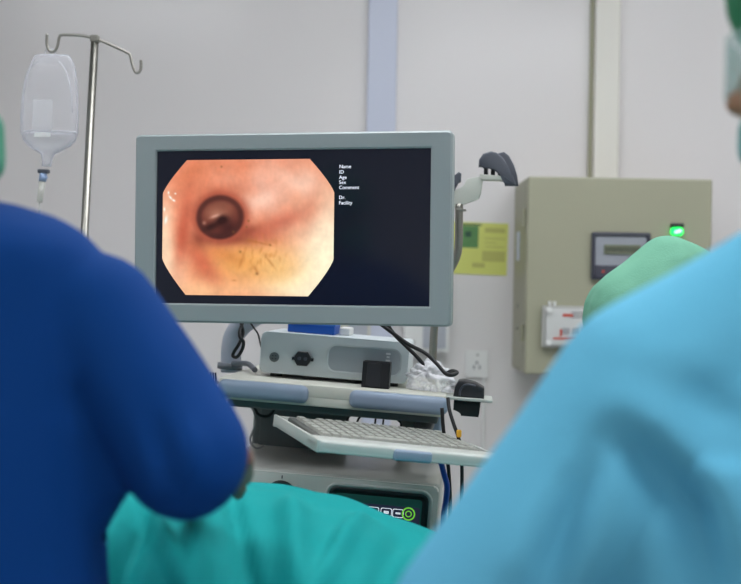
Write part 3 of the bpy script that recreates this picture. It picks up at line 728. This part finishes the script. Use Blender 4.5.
# ------------------------------------------------------------ cables
def cable(name, pts, r, m, label, M=None):
    bm = bm_new(); tube(bm, pts, r, 8, n=8); o = link(name, bm, m, smooth=True); return tag(o, label, 'cable')
def A(px, py, Y): return at(px, py, Y)
cable('video_cable', [A(378, 322, 2.27), A(390, 331, 2.26), A(408, 344, 2.25), A(425, 353, 2.24), A(437, 364, 2.22), A(445, 373, 2.2), A(452, 375, 2.19), A(457, 372.5, 2.2), A(452, 371, 2.23), A(446, 373.5, 2.25)], .0038, M_blackr, 'black video cable from the monitor looping above the plastic bag')
cable('power_cable', [A(386, 322, 2.3), A(394, 334, 2.3), A(407, 347, 2.3), A(418, 358, 2.3), A(424, 366, 2.3), A(428, 377, 2.3)], .0038, M_blackr, 'black power cable running behind the monitor into the plastic bag')
cable('cord_loop', [A(241, 322, 2.3), A(243, 333, 2.3), A(239, 344, 2.29), A(234, 352, 2.29), A(233, 356, 2.29), A(237, 357, 2.28), A(242, 350, 2.28), A(243.5, 342, 2.28), A(240, 337, 2.28), A(240, 330, 2.29), A(243, 322, 2.3)], .0032, M_blackr, 'looped black cord hanging beside the curved monitor arm')
cable('thin_cord', [A(250, 322, 2.4), A(254, 328, 2.4), A(258, 334, 2.4), A(260, 342, 2.42), A(262, 350, 2.46)], .0018, M_blackr, 'thin black cord dropping behind the left of the control unit')
cable('cord_loop', [A(247, 402, 2.42), A(254, 412, 2.42), A(255, 425, 2.42), A(250, 440, 2.42), A(256, 448, 2.42), A(264, 446, 2.43)], .0022, mat('cord_grey', (150, 150, 150), .5), 'grey cord hanging under the left of the cart shelf')
cable('cord_loop', [A(252, 402, 2.44), A(258, 414, 2.44), A(268, 416, 2.44), A(274, 409, 2.44), A(272, 402, 2.44)], .003, M_blackr, 'short black cord looped under the left of the cart shelf')
for i, (a_, b_, lb) in enumerate((((361, 404), (347, 421), 'leftmost thin black cord slanting behind the keyboard'), ((368, 404), (357, 423), 'second slanting black cord behind the keyboard'), ((376, 405), (375, 424), 'upright black cord behind the keyboard, left of its pair'), ((382, 406), (383, 425), 'upright black cord behind the keyboard, right of its pair'))):
    mid = ((a_[0]+b_[0])/2+1, (a_[1]+b_[1])/2)
    cable('data_cable', [A(*a_, 2.45), A(*mid, 2.44), A(*b_, 2.43), A(b_[0]-2, b_[1]+30, 2.43)], .0022, M_blackr, lb)['group'] = 'thin black cords behind the keyboard'
cable('scope_cable', [A(398, 405, 2.3), A(396.5, 412, 2.3), A(398, 420, 2.3), A(401, 424, 2.3), A(402, 440, 2.32)], .002, M_blackr, 'thin black loop of cord right of the upright cords')
cable('side_cable', [A(448, 398, 2.12), A(449.5, 410, 2.11), A(454, 425, 2.1), A(458, 436, 2.1), A(461, 450, 2.1), A(462, 480, 2.1), A(460, 520, 2.1), A(452, 620, 2.12)], .0034, M_blackr, 'black cable hanging from the side plate with a yellow tag')
cable('side_cable', [A(442, 408, 2.16), A(443, 425, 2.16), A(446, 450, 2.16), A(449, 475, 2.16), A(450, 520, 2.16), A(446, 640, 2.16)], .0034, M_blackr, 'black cable hanging beside the right cart post')
cable('side_cable', [A(441, 462, 2.13), A(444, 474, 2.13), A(447, 486, 2.13), A(446, 500, 2.13), A(443, 530, 2.14), A(442, 640, 2.14)], .0052, M_bcable, 'blue cable hanging beside the lower unit')
bm = bm_new(); box(bm, (0, 0, 0), (.009, .006, .013), .002); tag(link('cable_tag', bm, M_yelt, None, Matrix.Translation(A(459, 433.5, 2.095))), 'small yellow tag on the black side cable', 'tag')

# ------------------------------------------------------------ bed and drape
bd = thing('patient_trolley', Matrix.Translation((-.1, 1.72, 0)), 'patient trolley hidden under the teal drape', 'bed')
bm = bm_new(); box(bm, (0, 0, .66), (1.95, .56, .1), .03, 4); link('mattress', bm, M_mattress, bd, smooth=True)
bm = bm_new(); box(bm, (0, 0, .585), (1.98, .58, .045), .01); link('bed_frame', bm, M_steel, bd)
for sx in (-.8, .8):
    for sy in (-.22, .22):
        bm = bm_new(); cyl(bm, (sx, sy, .1), (sx, sy, .57), .02); lg = link('leg', bm, M_steel, bd)
        bm = bm_new(); cyl(bm, (sx-.015, sy, .062), (sx+.015, sy, .062), .06); link('wheel', bm, M_black, lg)
YR = 1.70
rid = [(-400, 540), (-250, 512), (-100, 498), (60, 491), (107, 490), (170, 488), (250, 489), (280, 493), (300, 499), (350, 507), (400, 522), (428, 534), (470, 558), (520, 590), (600, 618), (760, 640), (900, 660)]
rx = [at(p[0], p[1], YR).x for p in rid]; rz = [at(p[0], p[1], YR).z for p in rid]
xs = np.linspace(-1.12, .86, 230); ts = np.linspace(-1, 1, 170)
bm = bm_new(); grid = []
for x in xs:
    zr = float(np.interp(x, rx, rz)); zr = sum(float(np.interp(x+dx, rx, rz)) for dx in (-.05, -.025, 0, .025, .05))/5
    col_ = []
    for t_ in ts:
        s = abs(t_)
        hw = .335
        if s < .55:                       # arch over the patient
            a_ = s/.55*R(90)
            y = math.sin(a_)*hw*.97; z = .70+(zr-.70)*(math.cos(a_)**.62)
        else:
            k = (s-.55)/.45; y = hw*.97+.012*k; z = .70-.32*k
        sg = 1 if t_ > 0 else -1
        hang = max(0, (s-.35)/.65)
        w1 = math.sin(x*34+1.5*math.sin(x*9))*.016*hang + math.sin(x*71+2)*.005*hang
        y = YR+sg*(y+w1)
        P_ = V((x*5, y*5, z*5)); dz = .016*noise.noise(P_*1.1)+.006*noise.noise(P_*3)
        # folds running down the near side
        for (fx, fs, fw, fh) in ((-.215, .35, .016, .016), (-.16, .5, .012, -.012), (-.09, .28, .02, .014), (-.035, -.55, .014, .012), (.03, -.4, .018, -.010), (-.33, .2, .02, .016), (-.29, -.1, .014, -.014), (-.26, .9, .012, .014)):
            if t_ < 0: 
                dd = x-(fx+fs*(s-.2)*.35); dz += 1.7*fh*math.exp(-(dd/fw)**2)*min(1, s/.12+.15)
        nz = math.cos(min(s/.55, 1)*R(80)); ny = sg*math.sin(min(s/.55, 1)*R(90))
        col_.append(bm.verts.new((x, y+ny*dz, z+nz*dz)))
    grid.append(col_)
for a_, b_ in zip(grid, grid[1:]):
    for j in range(len(ts)-1): bm.faces.new((a_[j], a_[j+1], b_[j+1], b_[j]))
org = V((-.1, YR, .7))
for v in bm.verts: v.co -= org
dr = link('surgical_drape', bm, M_drape, None, Matrix.Translation(org), smooth=True)
sol = dr.modifiers.new('s', 'SOLIDIFY'); sol.thickness = .002
tag(dr, 'teal surgical drape over the patient, in front of the cart', 'drape')

# ------------------------------------------------------------ people
def head_parts(c, yaw, s=1.0):
    """hulls of a head facing yaw (degrees, 0 = +Y, 90 = +X); c = centre of skull"""
    f = V((math.sin(R(yaw)), math.cos(R(yaw)), 0)); sd = V((f.y, -f.x, 0)); u = V((0, 0, 1))
    def p(a, b, h): return c+(f*a+sd*b+u*h)*s
    H = []
    H.append([(p(-.018, 0, .02), .078*s), (p(.022, 0, .028), .072*s)])
    H.append([(p(.03, 0, .0), .064*s), (p(.05, 0, -.075), .034*s), (p(.062, 0, -.095), .018*s)])
    for b in (-1, 1): H.append([(p(.0, b*.048, -.055), .016*s), (p(.058, b*.014, -.094), .016*s)])
    H.append([(p(.088, 0, .01), .007*s), (p(.107, 0, -.03), .010*s)])
    H.append([(p(.097, .009, -.034), .008*s), (p(.097, -.009, -.034), .008*s)])
    for b in (-1, 1): H.append([(p(.081, b*.014, .022), .01*s), (p(.070, b*.042, .018), .010*s)])
    H.append([(p(.088, .012, -.058), .006*s), (p(.088, -.012, -.058), .006*s), (p(.092, 0, -.055), .006*s)])
    H.append([(p(.086, .011, -.067), .006*s), (p(.086, -.011, -.067), .006*s)])
    for b in (-1, 1): H.append([(p(-.008, b*.078, .015), (.012, .012, .02)), (p(-.002, b*.076, -.02), .009)])
    return H, p
def hand_parts(w, fw, pn, s=1.0, curl=.5, side=1):
    """wrist w, forward fw, palm normal pn (towards palm side)"""
    fw = V(fw).normalized(); pn = V(pn); pn = (pn-fw*pn.dot(fw)).normalized(); sd = fw.cross(pn)*side
    H = [[(w, .026*s), (w+fw*.04*s+sd*.022*s, .016*s), (w+fw*.04*s-sd*.022*s, .016*s)],
         [(w+fw*.03*s+sd*.024*s, .014*s), (w+fw*.03*s-sd*.024*s, .014*s), (w+fw*.085*s+sd*.032*s, .011*s), (w+fw*.082*s-sd*.032*s, .011*s)]]
    for b, ln in ((.033, .066), (.011, .078), (-.011, .073), (-.032, .056)):
        p0 = w+(fw*.086+sd*b)*s; d0 = (fw+pn*curl*.5+sd*b*2).normalized(); d1 = (fw+pn*curl*1.4+sd*b*1.2).normalized(); d2 = (fw*.8+pn*curl*2.4).normalized()
        p1 = p0+d0*ln*.45*s; p2 = p1+d1*ln*.32*s; p3 = p2+d2*ln*.25*s
        H += [[(p0, .0098*s), (p1, .009*s)], [(p1, .009*s), (p2, .0082*s)], [(p2, .0082*s), (p3, .0074*s)]]
    q0 = w+(fw*.025+sd*.022)*s; q1 = q0+(fw*.6+sd*.75+pn*.3).normalized()*.042*s; q2 = q1+(fw*.95+sd*.3+pn*.3).normalized()*.032*s; q3 = q2+(fw+pn*.3).normalized()*.024*s
    H += [[(q0, .015*s), (q1, .011*s)], [(q1, .011*s), (q2, .0095*s)], [(q2, .0095*s), (q3, .0085*s)]]
    return H
def eyes(p, parent, base, s=1.0):
    for b in (-1, 1):
        bm = bm_new(); hull(bm, [(p(.068, b*.032, .004)-base, .0125*s)]); e = link('eye', bm, M_eye, parent, smooth=True)
        bm = bm_new(); hull(bm, [(p(.0775, b*.032, .004)-base, .0045*s)]); link('iris', bm, mat('iris_brown', (50, 32, 22), .2), e, smooth=True)
def legs(H, hip, feet, rr=1.0):
    for (h, k, a, toe) in feet:
        H.append([(h, .085*rr), (k, .056*rr)]); H.append([(k, .055*rr), (k+(a-k)*.35, .056*rr)]); H.append([(k+(a-k)*.35, .056*rr), (a, .038*rr)])
        H.append([(a, .036*rr), (V((a.x, a.y, .035)), .034), (toe, .026)])

# --- person in navy scrubs at the left
Y1 = 1.2
sh = at(96, 316, Y1); el = at(184, 455, 1.17); nk = at(-62, 256, Y1); hd = at(-118, 92, Y1)
sh2 = V((nk.x*2-sh.x-.02, Y1+.02, sh.z)); el2 = sh2+V((-.08, .05, -.27)); wr2 = el2+V((.12, .2, .02))
hand_p = at(200, 474, 1.56)
wr = el+(hand_p-el).normalized()*.23
base = V((nk.x-.02, Y1, 0))
Hb, hp = head_parts(hd, 72)
Hb.append([(hd+V((-.02, 0, -.05)), .054), (nk+V((0, 0, -.02)), .062)])
Hb.append([(nk+V((0, 0, -.05)), (.13, .075, .05)), (V((nk.x-.02, Y1, 1.1)), (.15, .09, .1)), (V((nk.x-.02, Y1, .92)), (.15, .1, .1))])
for s_, e_, w_ in ((sh, el, wr), (sh2, el2, wr2)):
    Hb.append([(nk+V((0, 0, -.05)), .05), (s_, .046)]); Hb.append([(s_, .048), (e_, .040)]); Hb.append([(e_, .040), (e_+(w_-e_)*.3, .042)]); Hb.append([(e_+(w_-e_)*.3, .042), (w_, .027)])
Hb.append([(at(240, 458, 1.25), .015), (at(240, 474, 1.34), .016)]); Hb.append([(at(205, 465, 1.25), .035), (at(233, 466, 1.30), .02)])
Hb += hand_parts(wr, (hand_p-el)+V((-.05, 0, 0)), V((.0, -.1, -1)), 1, .5, -1)
Hb += hand_parts(wr2, (wr2-el2), V((0, 0, -1)), 1, .5, 1)
feet = []
for sg in (-1, 1):
    h = V((base.x+sg*.09, Y1, .86)); k = V((base.x+sg*.11, Y1+.01, .47)); a_ = V((base.x+sg*.12, Y1-.02, .09)); feet.append((h, k, a_, V((a_.x+sg*.02, a_.y+.15, .03))))
legs(Hb, None, feet)
p1 = fuse('person', Hb, .0055, 4, M_skin, None, base)
tag(p1, 'person in navy blue short-sleeved scrubs at left, seen from behind', 'person')
eyes(hp, p1, base)
tw = at(108, 560, Y1).x-(base.x)          # torso half width
Ht = [[(nk+V((0, -.01, -.045)), (.085, .07, .045)), (V((base.x, Y1, 1.268)), (.18, .11, .072)), (V((base.x, Y1, 1.12)), (tw-.01, .12, .1))],
      [(V((base.x, Y1, 1.12)), (tw-.005, .12, .1)), (V((base.x-.0, Y1, .8)), (tw+.012, .14, .06))]]
for s_, e_ in ((sh, el), (sh2, el2)):
    Ht.append([(s_*.6+nk*.4+V((0, 0, -.005)), .055), (s_, .058), (s_+(e_-s_)*.3, .057)])
    Ht.append([(V((base.x, Y1, 1.268)), (.165, .085, .066)), (s_+V((0, 0, -.006)), .054)])
    Ht.append([(nk+V((0, 0, -.02)), .060), (s_, .058)]); Ht.append([(s_, .058), (s_+(e_-s_)*.5+V((0, 0, 0)), .062)]); Ht.append([(s_+(e_-s_)*.5, .062), (e_, .062)])
    Ht.append([(s_+(e_-s_)*.55+V(((-.045 if s_ is sh else .045), 0, 0)), .035), (V((base.x+(s_.x-base.x)*.6, Y1, s_.z-.2)), .07), (s_, .04)])
    Ht.append([(s_+(e_-s_)*.82+V(((-.04 if s_ is sh else .04), .01, 0)), .03), (V((base.x+(s_.x-base.x)*.62, Y1, s_.z-.25)), .06), (s_, .04)])
    Ht.append([(s_+(e_-s_)*.2+V((-.0 if s_ is sh else .0, 0, 0)), .05), (V((base.x+(s_.x-base.x)*.55, Y1, s_.z-.07)), .07)])
segs = [(at(75, 290, 1.08), at(95, 600, 1.06), .016, -.014), (at(115, 320, 1.08), at(108, 470, 1.08), .014, -.012), (at(60, 330, 1.08), at(60, 620, 1.06), .02, .012), (at(30, 300, 1.06), at(35, 620, 1.05), .02, -.010), (at(5, 330, 1.06), at(2, 620, 1.05), .02, .012), (at(140, 350, 1.1), at(165, 480, 1.1), .014, -.012), (at(185, 370, 1.1), at(200, 500, 1.1), .016, .010), (at(125, 330, 1.1), at(175, 440, 1.1), .016, .003), (at(150, 330, 1.1), at(205, 480, 1.1), .010, -.006), (at(215, 400, 1.1), at(225, 470, 1.1), .010, -.006)]
fd = (wr-el).normalized()
def cut_sleeve(v): return (v-el).dot(fd) > .045 and (v-el).length < .12
def cut_sleeve2(v): return (v-el2).dot((wr2-el2).normalized()) > .045 and (v-el2).length < .12
def cut_neck(v): return (v-(nk+V((0, 0, .035)))).length < .055
t1 = fuse('scrub_top', Ht, .0065, 6, M_blue, p1, base, fold_field(segs, .010, 7, 3), [cut_sleeve, cut_sleeve2])
sol = t1.modifiers.new('s', 'SOLIDIFY'); sol.thickness = .003
Hl = []
for h, k, a_, toe in feet:
    Hl.append([(V((base.x, Y1, .9)), (.17, .12, .05)), (h, .1)]); Hl.append([(h, .1), (k, .08)]); Hl.append([(k, .08), (a_+V((0, 0, .03)), .07)])
fuse('scrub_trousers', Hl, .009, 4, M_blue, p1, base, fold_field([], .01, 6))
for h, k, a_, toe in feet:
    bm = bm_new(); hull(bm, [(V((a_.x, a_.y-.02, .055))-base, (.046, .055, .05)), (toe+V((0, .01, .008))-base, (.044, .05, .032))]); link('shoe', bm, M_shoe, p1, smooth=True)
Hc = [[(hp(-.025, 0, .035), .085), (hp(.015, 0, .045), .083)], [(hp(-.05, 0, .0), .065), (hp(-.02, 0, .03), .08)]]
fuse('surgical_cap', Hc, .006, 3, M_green, p1, base, fold_field([], .006, 25))
Hm = [[(hp(.098, 0, -.030), .02), (hp(.094, 0, -.065), .026), (hp(.06, .045, -.045), .02), (hp(.06, -.045, -.045), .02), (hp(.06, 0, -.095), .022)]]
fuse('face_mask', Hm, .004, 3, M_gmask, p1, base)
bm = bm_new()
for b in (-1, 1):
    tube(bm, [hp(.07, b*.06, -.03)-base, hp(.03, b*.083, .0)-base, hp(-.03, b*.09, .02)-base, hp(-.08, b*.06, .03)-base, hp(-.11, 0, .03)-base], .002, 6)
link('mask_strap', bm, M_strap, p1, smooth=True)

# --- person in light blue gown at the right, close to the camera
Y2 = .95
sh = at(657, 399, Y2); el = at(472, 622, Y2-.02); nk = at(838, 292, Y2+.02); hd = at(865, 60, Y2+.04)
sh2 = V((nk.x*2-sh.x+.03, Y2+.05, sh.z+.01)); el2 = sh2+V((.06, .1, -.26)); wr2 = el2+V((-.1, .22, .0)); wr = el+V((.03, .24, -.03))
base = V((nk.x, Y2, 0))
Hb, hp = head_parts(hd, -55)
Hb.append([(hd+V((0, -.01, -.05)), .056), (nk+V((0, 0, -.02)), .062)])
Hb.append([(nk+V((0, 0, -.07)), (.12, .07, .05)), (V((nk.x, Y2, 1.0)), (.15, .1, .1)), (V((nk.x, Y2, .86)), (.15, .1, .08))])
for s_, e_, w_ in ((sh, el, wr), (sh2, el2, wr2)):
    Hb.append([(nk+V((0, 0, -.07)), .045), (s_, .045)]); Hb.append([(s_, .046), (e_, .038)]); Hb.append([(e_, .038), (e_+(w_-e_)*.3, .04)]); Hb.append([(e_+(w_-e_)*.3, .04), (w_, .026)])
Hb += hand_parts(wr, wr-el, V((0, 0, -1)), .95, .5, -1) + hand_parts(wr2, wr2-el2, V((0, 0, -1)), .95, .5, 1)
feet = []
for sg in (-1, 1):
    h = V((base.x+sg*.09, Y2, .8)); k = V((base.x+sg*.11, Y2+.02, .44)); a_ = V((base.x+sg*.12, Y2-.02, .09)); feet.append((h, k, a_, V((a_.x+sg*.02, a_.y+.15, .03))))
legs(Hb, None, feet)
p2 = fuse('person', Hb, .0055, 4, M_skin2, None, base)
tag(p2, 'person in light blue gown and dark green cap filling the right foreground', 'person')
eyes(hp, p2, base)
Ht = [[(nk+V((0, 0, -.06)), (.09, .075, .045)), (at(660, 420, Y2), (.07, .08, .07)), (V((nk.x+.12, Y2, 1.1)), (.12, .11, .08))],
      [(V((nk.x-.01, Y2, 1.08)), (.20, .13, .1)), (V((nk.x, Y2, .8)), (.22, .15, .08)), (V((nk.x, Y2, .42)), (.25, .18, .03))]]
for s_, e_, w_ in ((sh, el, wr), (sh2, el2, wr2)):
    Ht.append([(nk+V((-.05 if s_ is sh else .05, 0, -.012)), .062), (s_, .080)]); Ht.append([(s_, .080), (e_, .064)]); Ht.append([(e_, .064), (w_, .04)])
    Ht.append([(s_+(e_-s_)*.12, .07), (V((base.x+(s_.x-base.x)*.5, Y2, s_.z-.14)), .09)])
def G(px, py, Y=.86): return at(px, py, Y)
segs = [(G(588, 395), G(640, 415), .022, .010), (G(640, 415), G(720, 490), .016, .016), (G(720, 490), G(760, 600), .02, .012),
        (G(625, 425), G(690, 505), .018, -.018), (G(690, 505), G(725, 620), .02, -.016), (G(600, 440), G(540, 600), .016, -.012),
        (G(560, 470), G(500, 600), .018, .010), (G(650, 500), G(610, 620), .022, .010), (G(620, 470), G(565, 620), .014, .010), (G(680, 380), G(760, 420), .02, -.010), (G(530, 440), G(470, 560), .012, -.008), (G(583, 375), G(570, 420), .014, -.008)]
t2 = fuse('surgical_gown', Ht, .0065, 6, M_ltblue, p2, base, fold_field(segs, .012, 8, 11))
for h, k, a_, toe in feet:
    bm = bm_new(); hull(bm, [(V((a_.x, a_.y-.02, .055))-base, (.046, .055, .05)), (toe+V((0, .01, .008))-base, (.044, .05, .032))]); link('shoe', bm, M_shoe, p2, smooth=True)
    bm = bm_new(); hull(bm, [(h-base+V((0, 0, -.3)), .08), (a_-base+V((0, 0, .04)), .06)]); link('trouser_leg', bm, M_green, p2, smooth=True)
Hc = [[(hp(-.03, 0, .05), .094), (hp(.025, 0, .068), .088)], [(hp(-.055, 0, .01), .07), (hp(-.02, 0, .04), .085)]]
fuse('surgical_cap', Hc, .006, 3, M_green, p2, base, fold_field([], .006, 25))
Hm = [[(hp(.09, 0, -.052), .014), (hp(.088, 0, -.07), .016), (hp(.055, .042, -.062), .018), (hp(.055, -.042, -.062), .018), (hp(.06, 0, -.092), .022)]]
fuse('face_mask', Hm, .004, 3, M_mask, p2, base)
# curved clear visor in front of the eyes
bm = bm_new(); cols = []
for i in range(25):
    a_ = R(-75+150*i/24); cols.append([bm.verts.new(hp(.040+.072*math.cos(a_), .082*math.sin(a_), .022-.05*j/8)-base) for j in range(9)])
for a_, b_ in zip(cols, cols[1:]):
    for j in range(8): bm.faces.new((a_[j], a_[j+1], b_[j+1], b_[j]))
vs = link('visor', bm, M_shield, p2, smooth=True); sol = vs.modifiers.new('s', 'SOLIDIFY'); sol.thickness = .0015

# --- person with mint cap, seated beyond the gown
Y3 = 2.2
hd = at(667, 322, Y3); nk = hd+V((.0, -.01, -.17))
base = V((hd.x, Y3, 0))
Hb, hp = head_parts(hd, -20)
Hb.append([(hd+V((0, -.01, -.05)), .052), (nk+V((0, 0, -.02)), .058)])
Hb.append([(nk+V((0, 0, -.06)), (.12, .07, .05)), (V((nk.x, Y3, .8)), (.14, .1, .1)), (V((nk.x, Y3, .58)), (.16, .12, .08))])
arms = []
for sg in (-1, 1):
    s_ = nk+V((sg*.17, 0, -.08)); e_ = s_+V((sg*.05, .06, -.27)); w_ = e_+V((-sg*.08, .22, .03)); arms.append((s_, e_, w_))
    Hb.append([(nk+V((0, 0, -.06)), .045), (s_, .045)]); Hb.append([(s_, .046), (e_, .038)]); Hb.append([(e_, .038), (w_, .026)])
    Hb += hand_parts(w_, w_-e_, V((0, 0, -1)), .95, .5, -sg)
lg3 = []
for sg in (-1, 1):
    h = V((base.x+sg*.09, Y3+.02, .56)); k = V((base.x+sg*.13, Y3+.42, .54)); a_ = V((base.x+sg*.13, Y3+.40, .09)); lg3.append((h, k, a_, V((a_.x, a_.y+.15, .03))))
legs(Hb, None, lg3)
p3 = fuse('person', Hb, .0065, 4, M_skin, None, base)
tag(p3, 'person in pale mint cap sitting behind the blue gowned shoulder', 'person')
eyes(hp, p3, base)
Ht = [[(nk+V((0, 0, -.05)), (.09, .07, .04)), (V((nk.x, Y3, .92)), (.19, .12, .08)), (V((nk.x, Y3, .62)), (.2, .15, .1))]]
for s_, e_, w_ in arms:
    Ht.append([(nk+V((0, 0, -.05)), .055), (s_, .06)]); Ht.append([(s_, .06), (e_, .055)]); Ht.append([(e_, .055), (w_, .038)])
for h, k, a_, toe in lg3: Ht.append([(h, .1), (k, .08)])
fuse('surgical_gown', Ht, .009, 5, M_mint, p3, base, fold_field([], .01, 8))
for h, k, a_, toe in lg3:
    bm = bm_new(); hull(bm, [(V((a_.x, a_.y-.02, .055))-base, (.046, .055, .05)), (toe+V((0, .01, .008))-base, (.044, .05, .032))]); link('shoe', bm, M_shoe, p3, smooth=True)
    bm = bm_new(); hull(bm, [(k-base, .075), (a_-base+V((0, 0, .04)), .055)]); link('trouser_leg', bm, M_mint, p3, smooth=True)
def K(px, py, Y=2.2): return at(px, py, Y)
Hc = [[(K(660, 322), (.14, .13, .12)), (K(668, 266), (.055, .07, .058)), (K(622, 306), (.05, .07, .052)), (K(702, 272), (.04, .05, .035))], [(K(648, 345), (.12, .11, .08))]]
segs = [(K(586, 310, 2.08), K(652, 243, 2.1), .008, .006), (K(598, 318, 2.07), K(650, 262, 2.09), .018, -.014), (K(636, 262, 2.08), K(690, 250, 2.12), .014, .008), (K(605, 300, 2.06), K(670, 284, 2.07), .014, .010), (K(610, 315, 2.06), K(690, 300, 2.07), .014, -.010)]
fuse('surgical_cap', Hc, .005, 4, M_mint, p3, base, fold_field([(a, b, w, h*1.3) for a, b, w, h in segs], .009, 16, 5))
# stool
sl = thing('stool', Matrix.Translation((base.x, Y3, 0)), 'round black stool under the person in the mint cap', 'stool')
bm = bm_new(); cyl(bm, (0, 0, .395), (0, 0, .45), .14, 40); link('seat', bm, M_black, sl, angle=40)
bm = bm_new(); cyl(bm, (0, 0, .08), (0, 0, .415), .025); link('column', bm, M_steel, sl)
for k in range(5):
    a_ = R(72*k+15); e_ = V((math.cos(a_)*.2, math.sin(a_)*.2, .06))
    bm = bm_new(); tube(bm, [(0, 0, .09), tuple(e_)], .014, 10, False); l_ = link('leg', bm, M_steel, sl, smooth=True)
    bm = bm_new(); cyl(bm, e_+V((0, -.01, -.03)), e_+V((0, .01, -.03)), .028); link('caster', bm, M_black, l_)

# ------------------------------------------------------------ world, camera
w = bpy.data.worlds.new('World'); SC.world = w; w.use_nodes = True
w.node_tree.nodes['Background'].inputs[0].default_value = (.8, .85, .9, 1); w.node_tree.nodes['Background'].inputs[1].default_value = .5
cam = bpy.data.cameras.new('Camera'); co = bpy.data.objects.new('Camera', cam); COL.objects.link(co)
cam.sensor_width = 36; cam.lens = F*36/741
co.matrix_world = Matrix.Translation(CAM) @ Matrix.Rotation(-ROLL, 4, 'Y') @ Matrix.Rotation(R(90), 4, 'X')
cam.dof.use_dof = True; cam.dof.focus_distance = 2.19; cam.dof.aperture_fstop = 3.6
cam.clip_start = .02
SC.camera = co
vs_ = SC.view_settings; vs_.view_transform = 'Standard'; vs_.look = 'None'; vs_.exposure = 0; vs_.gamma = 1; vs_.use_curve_mapping = False
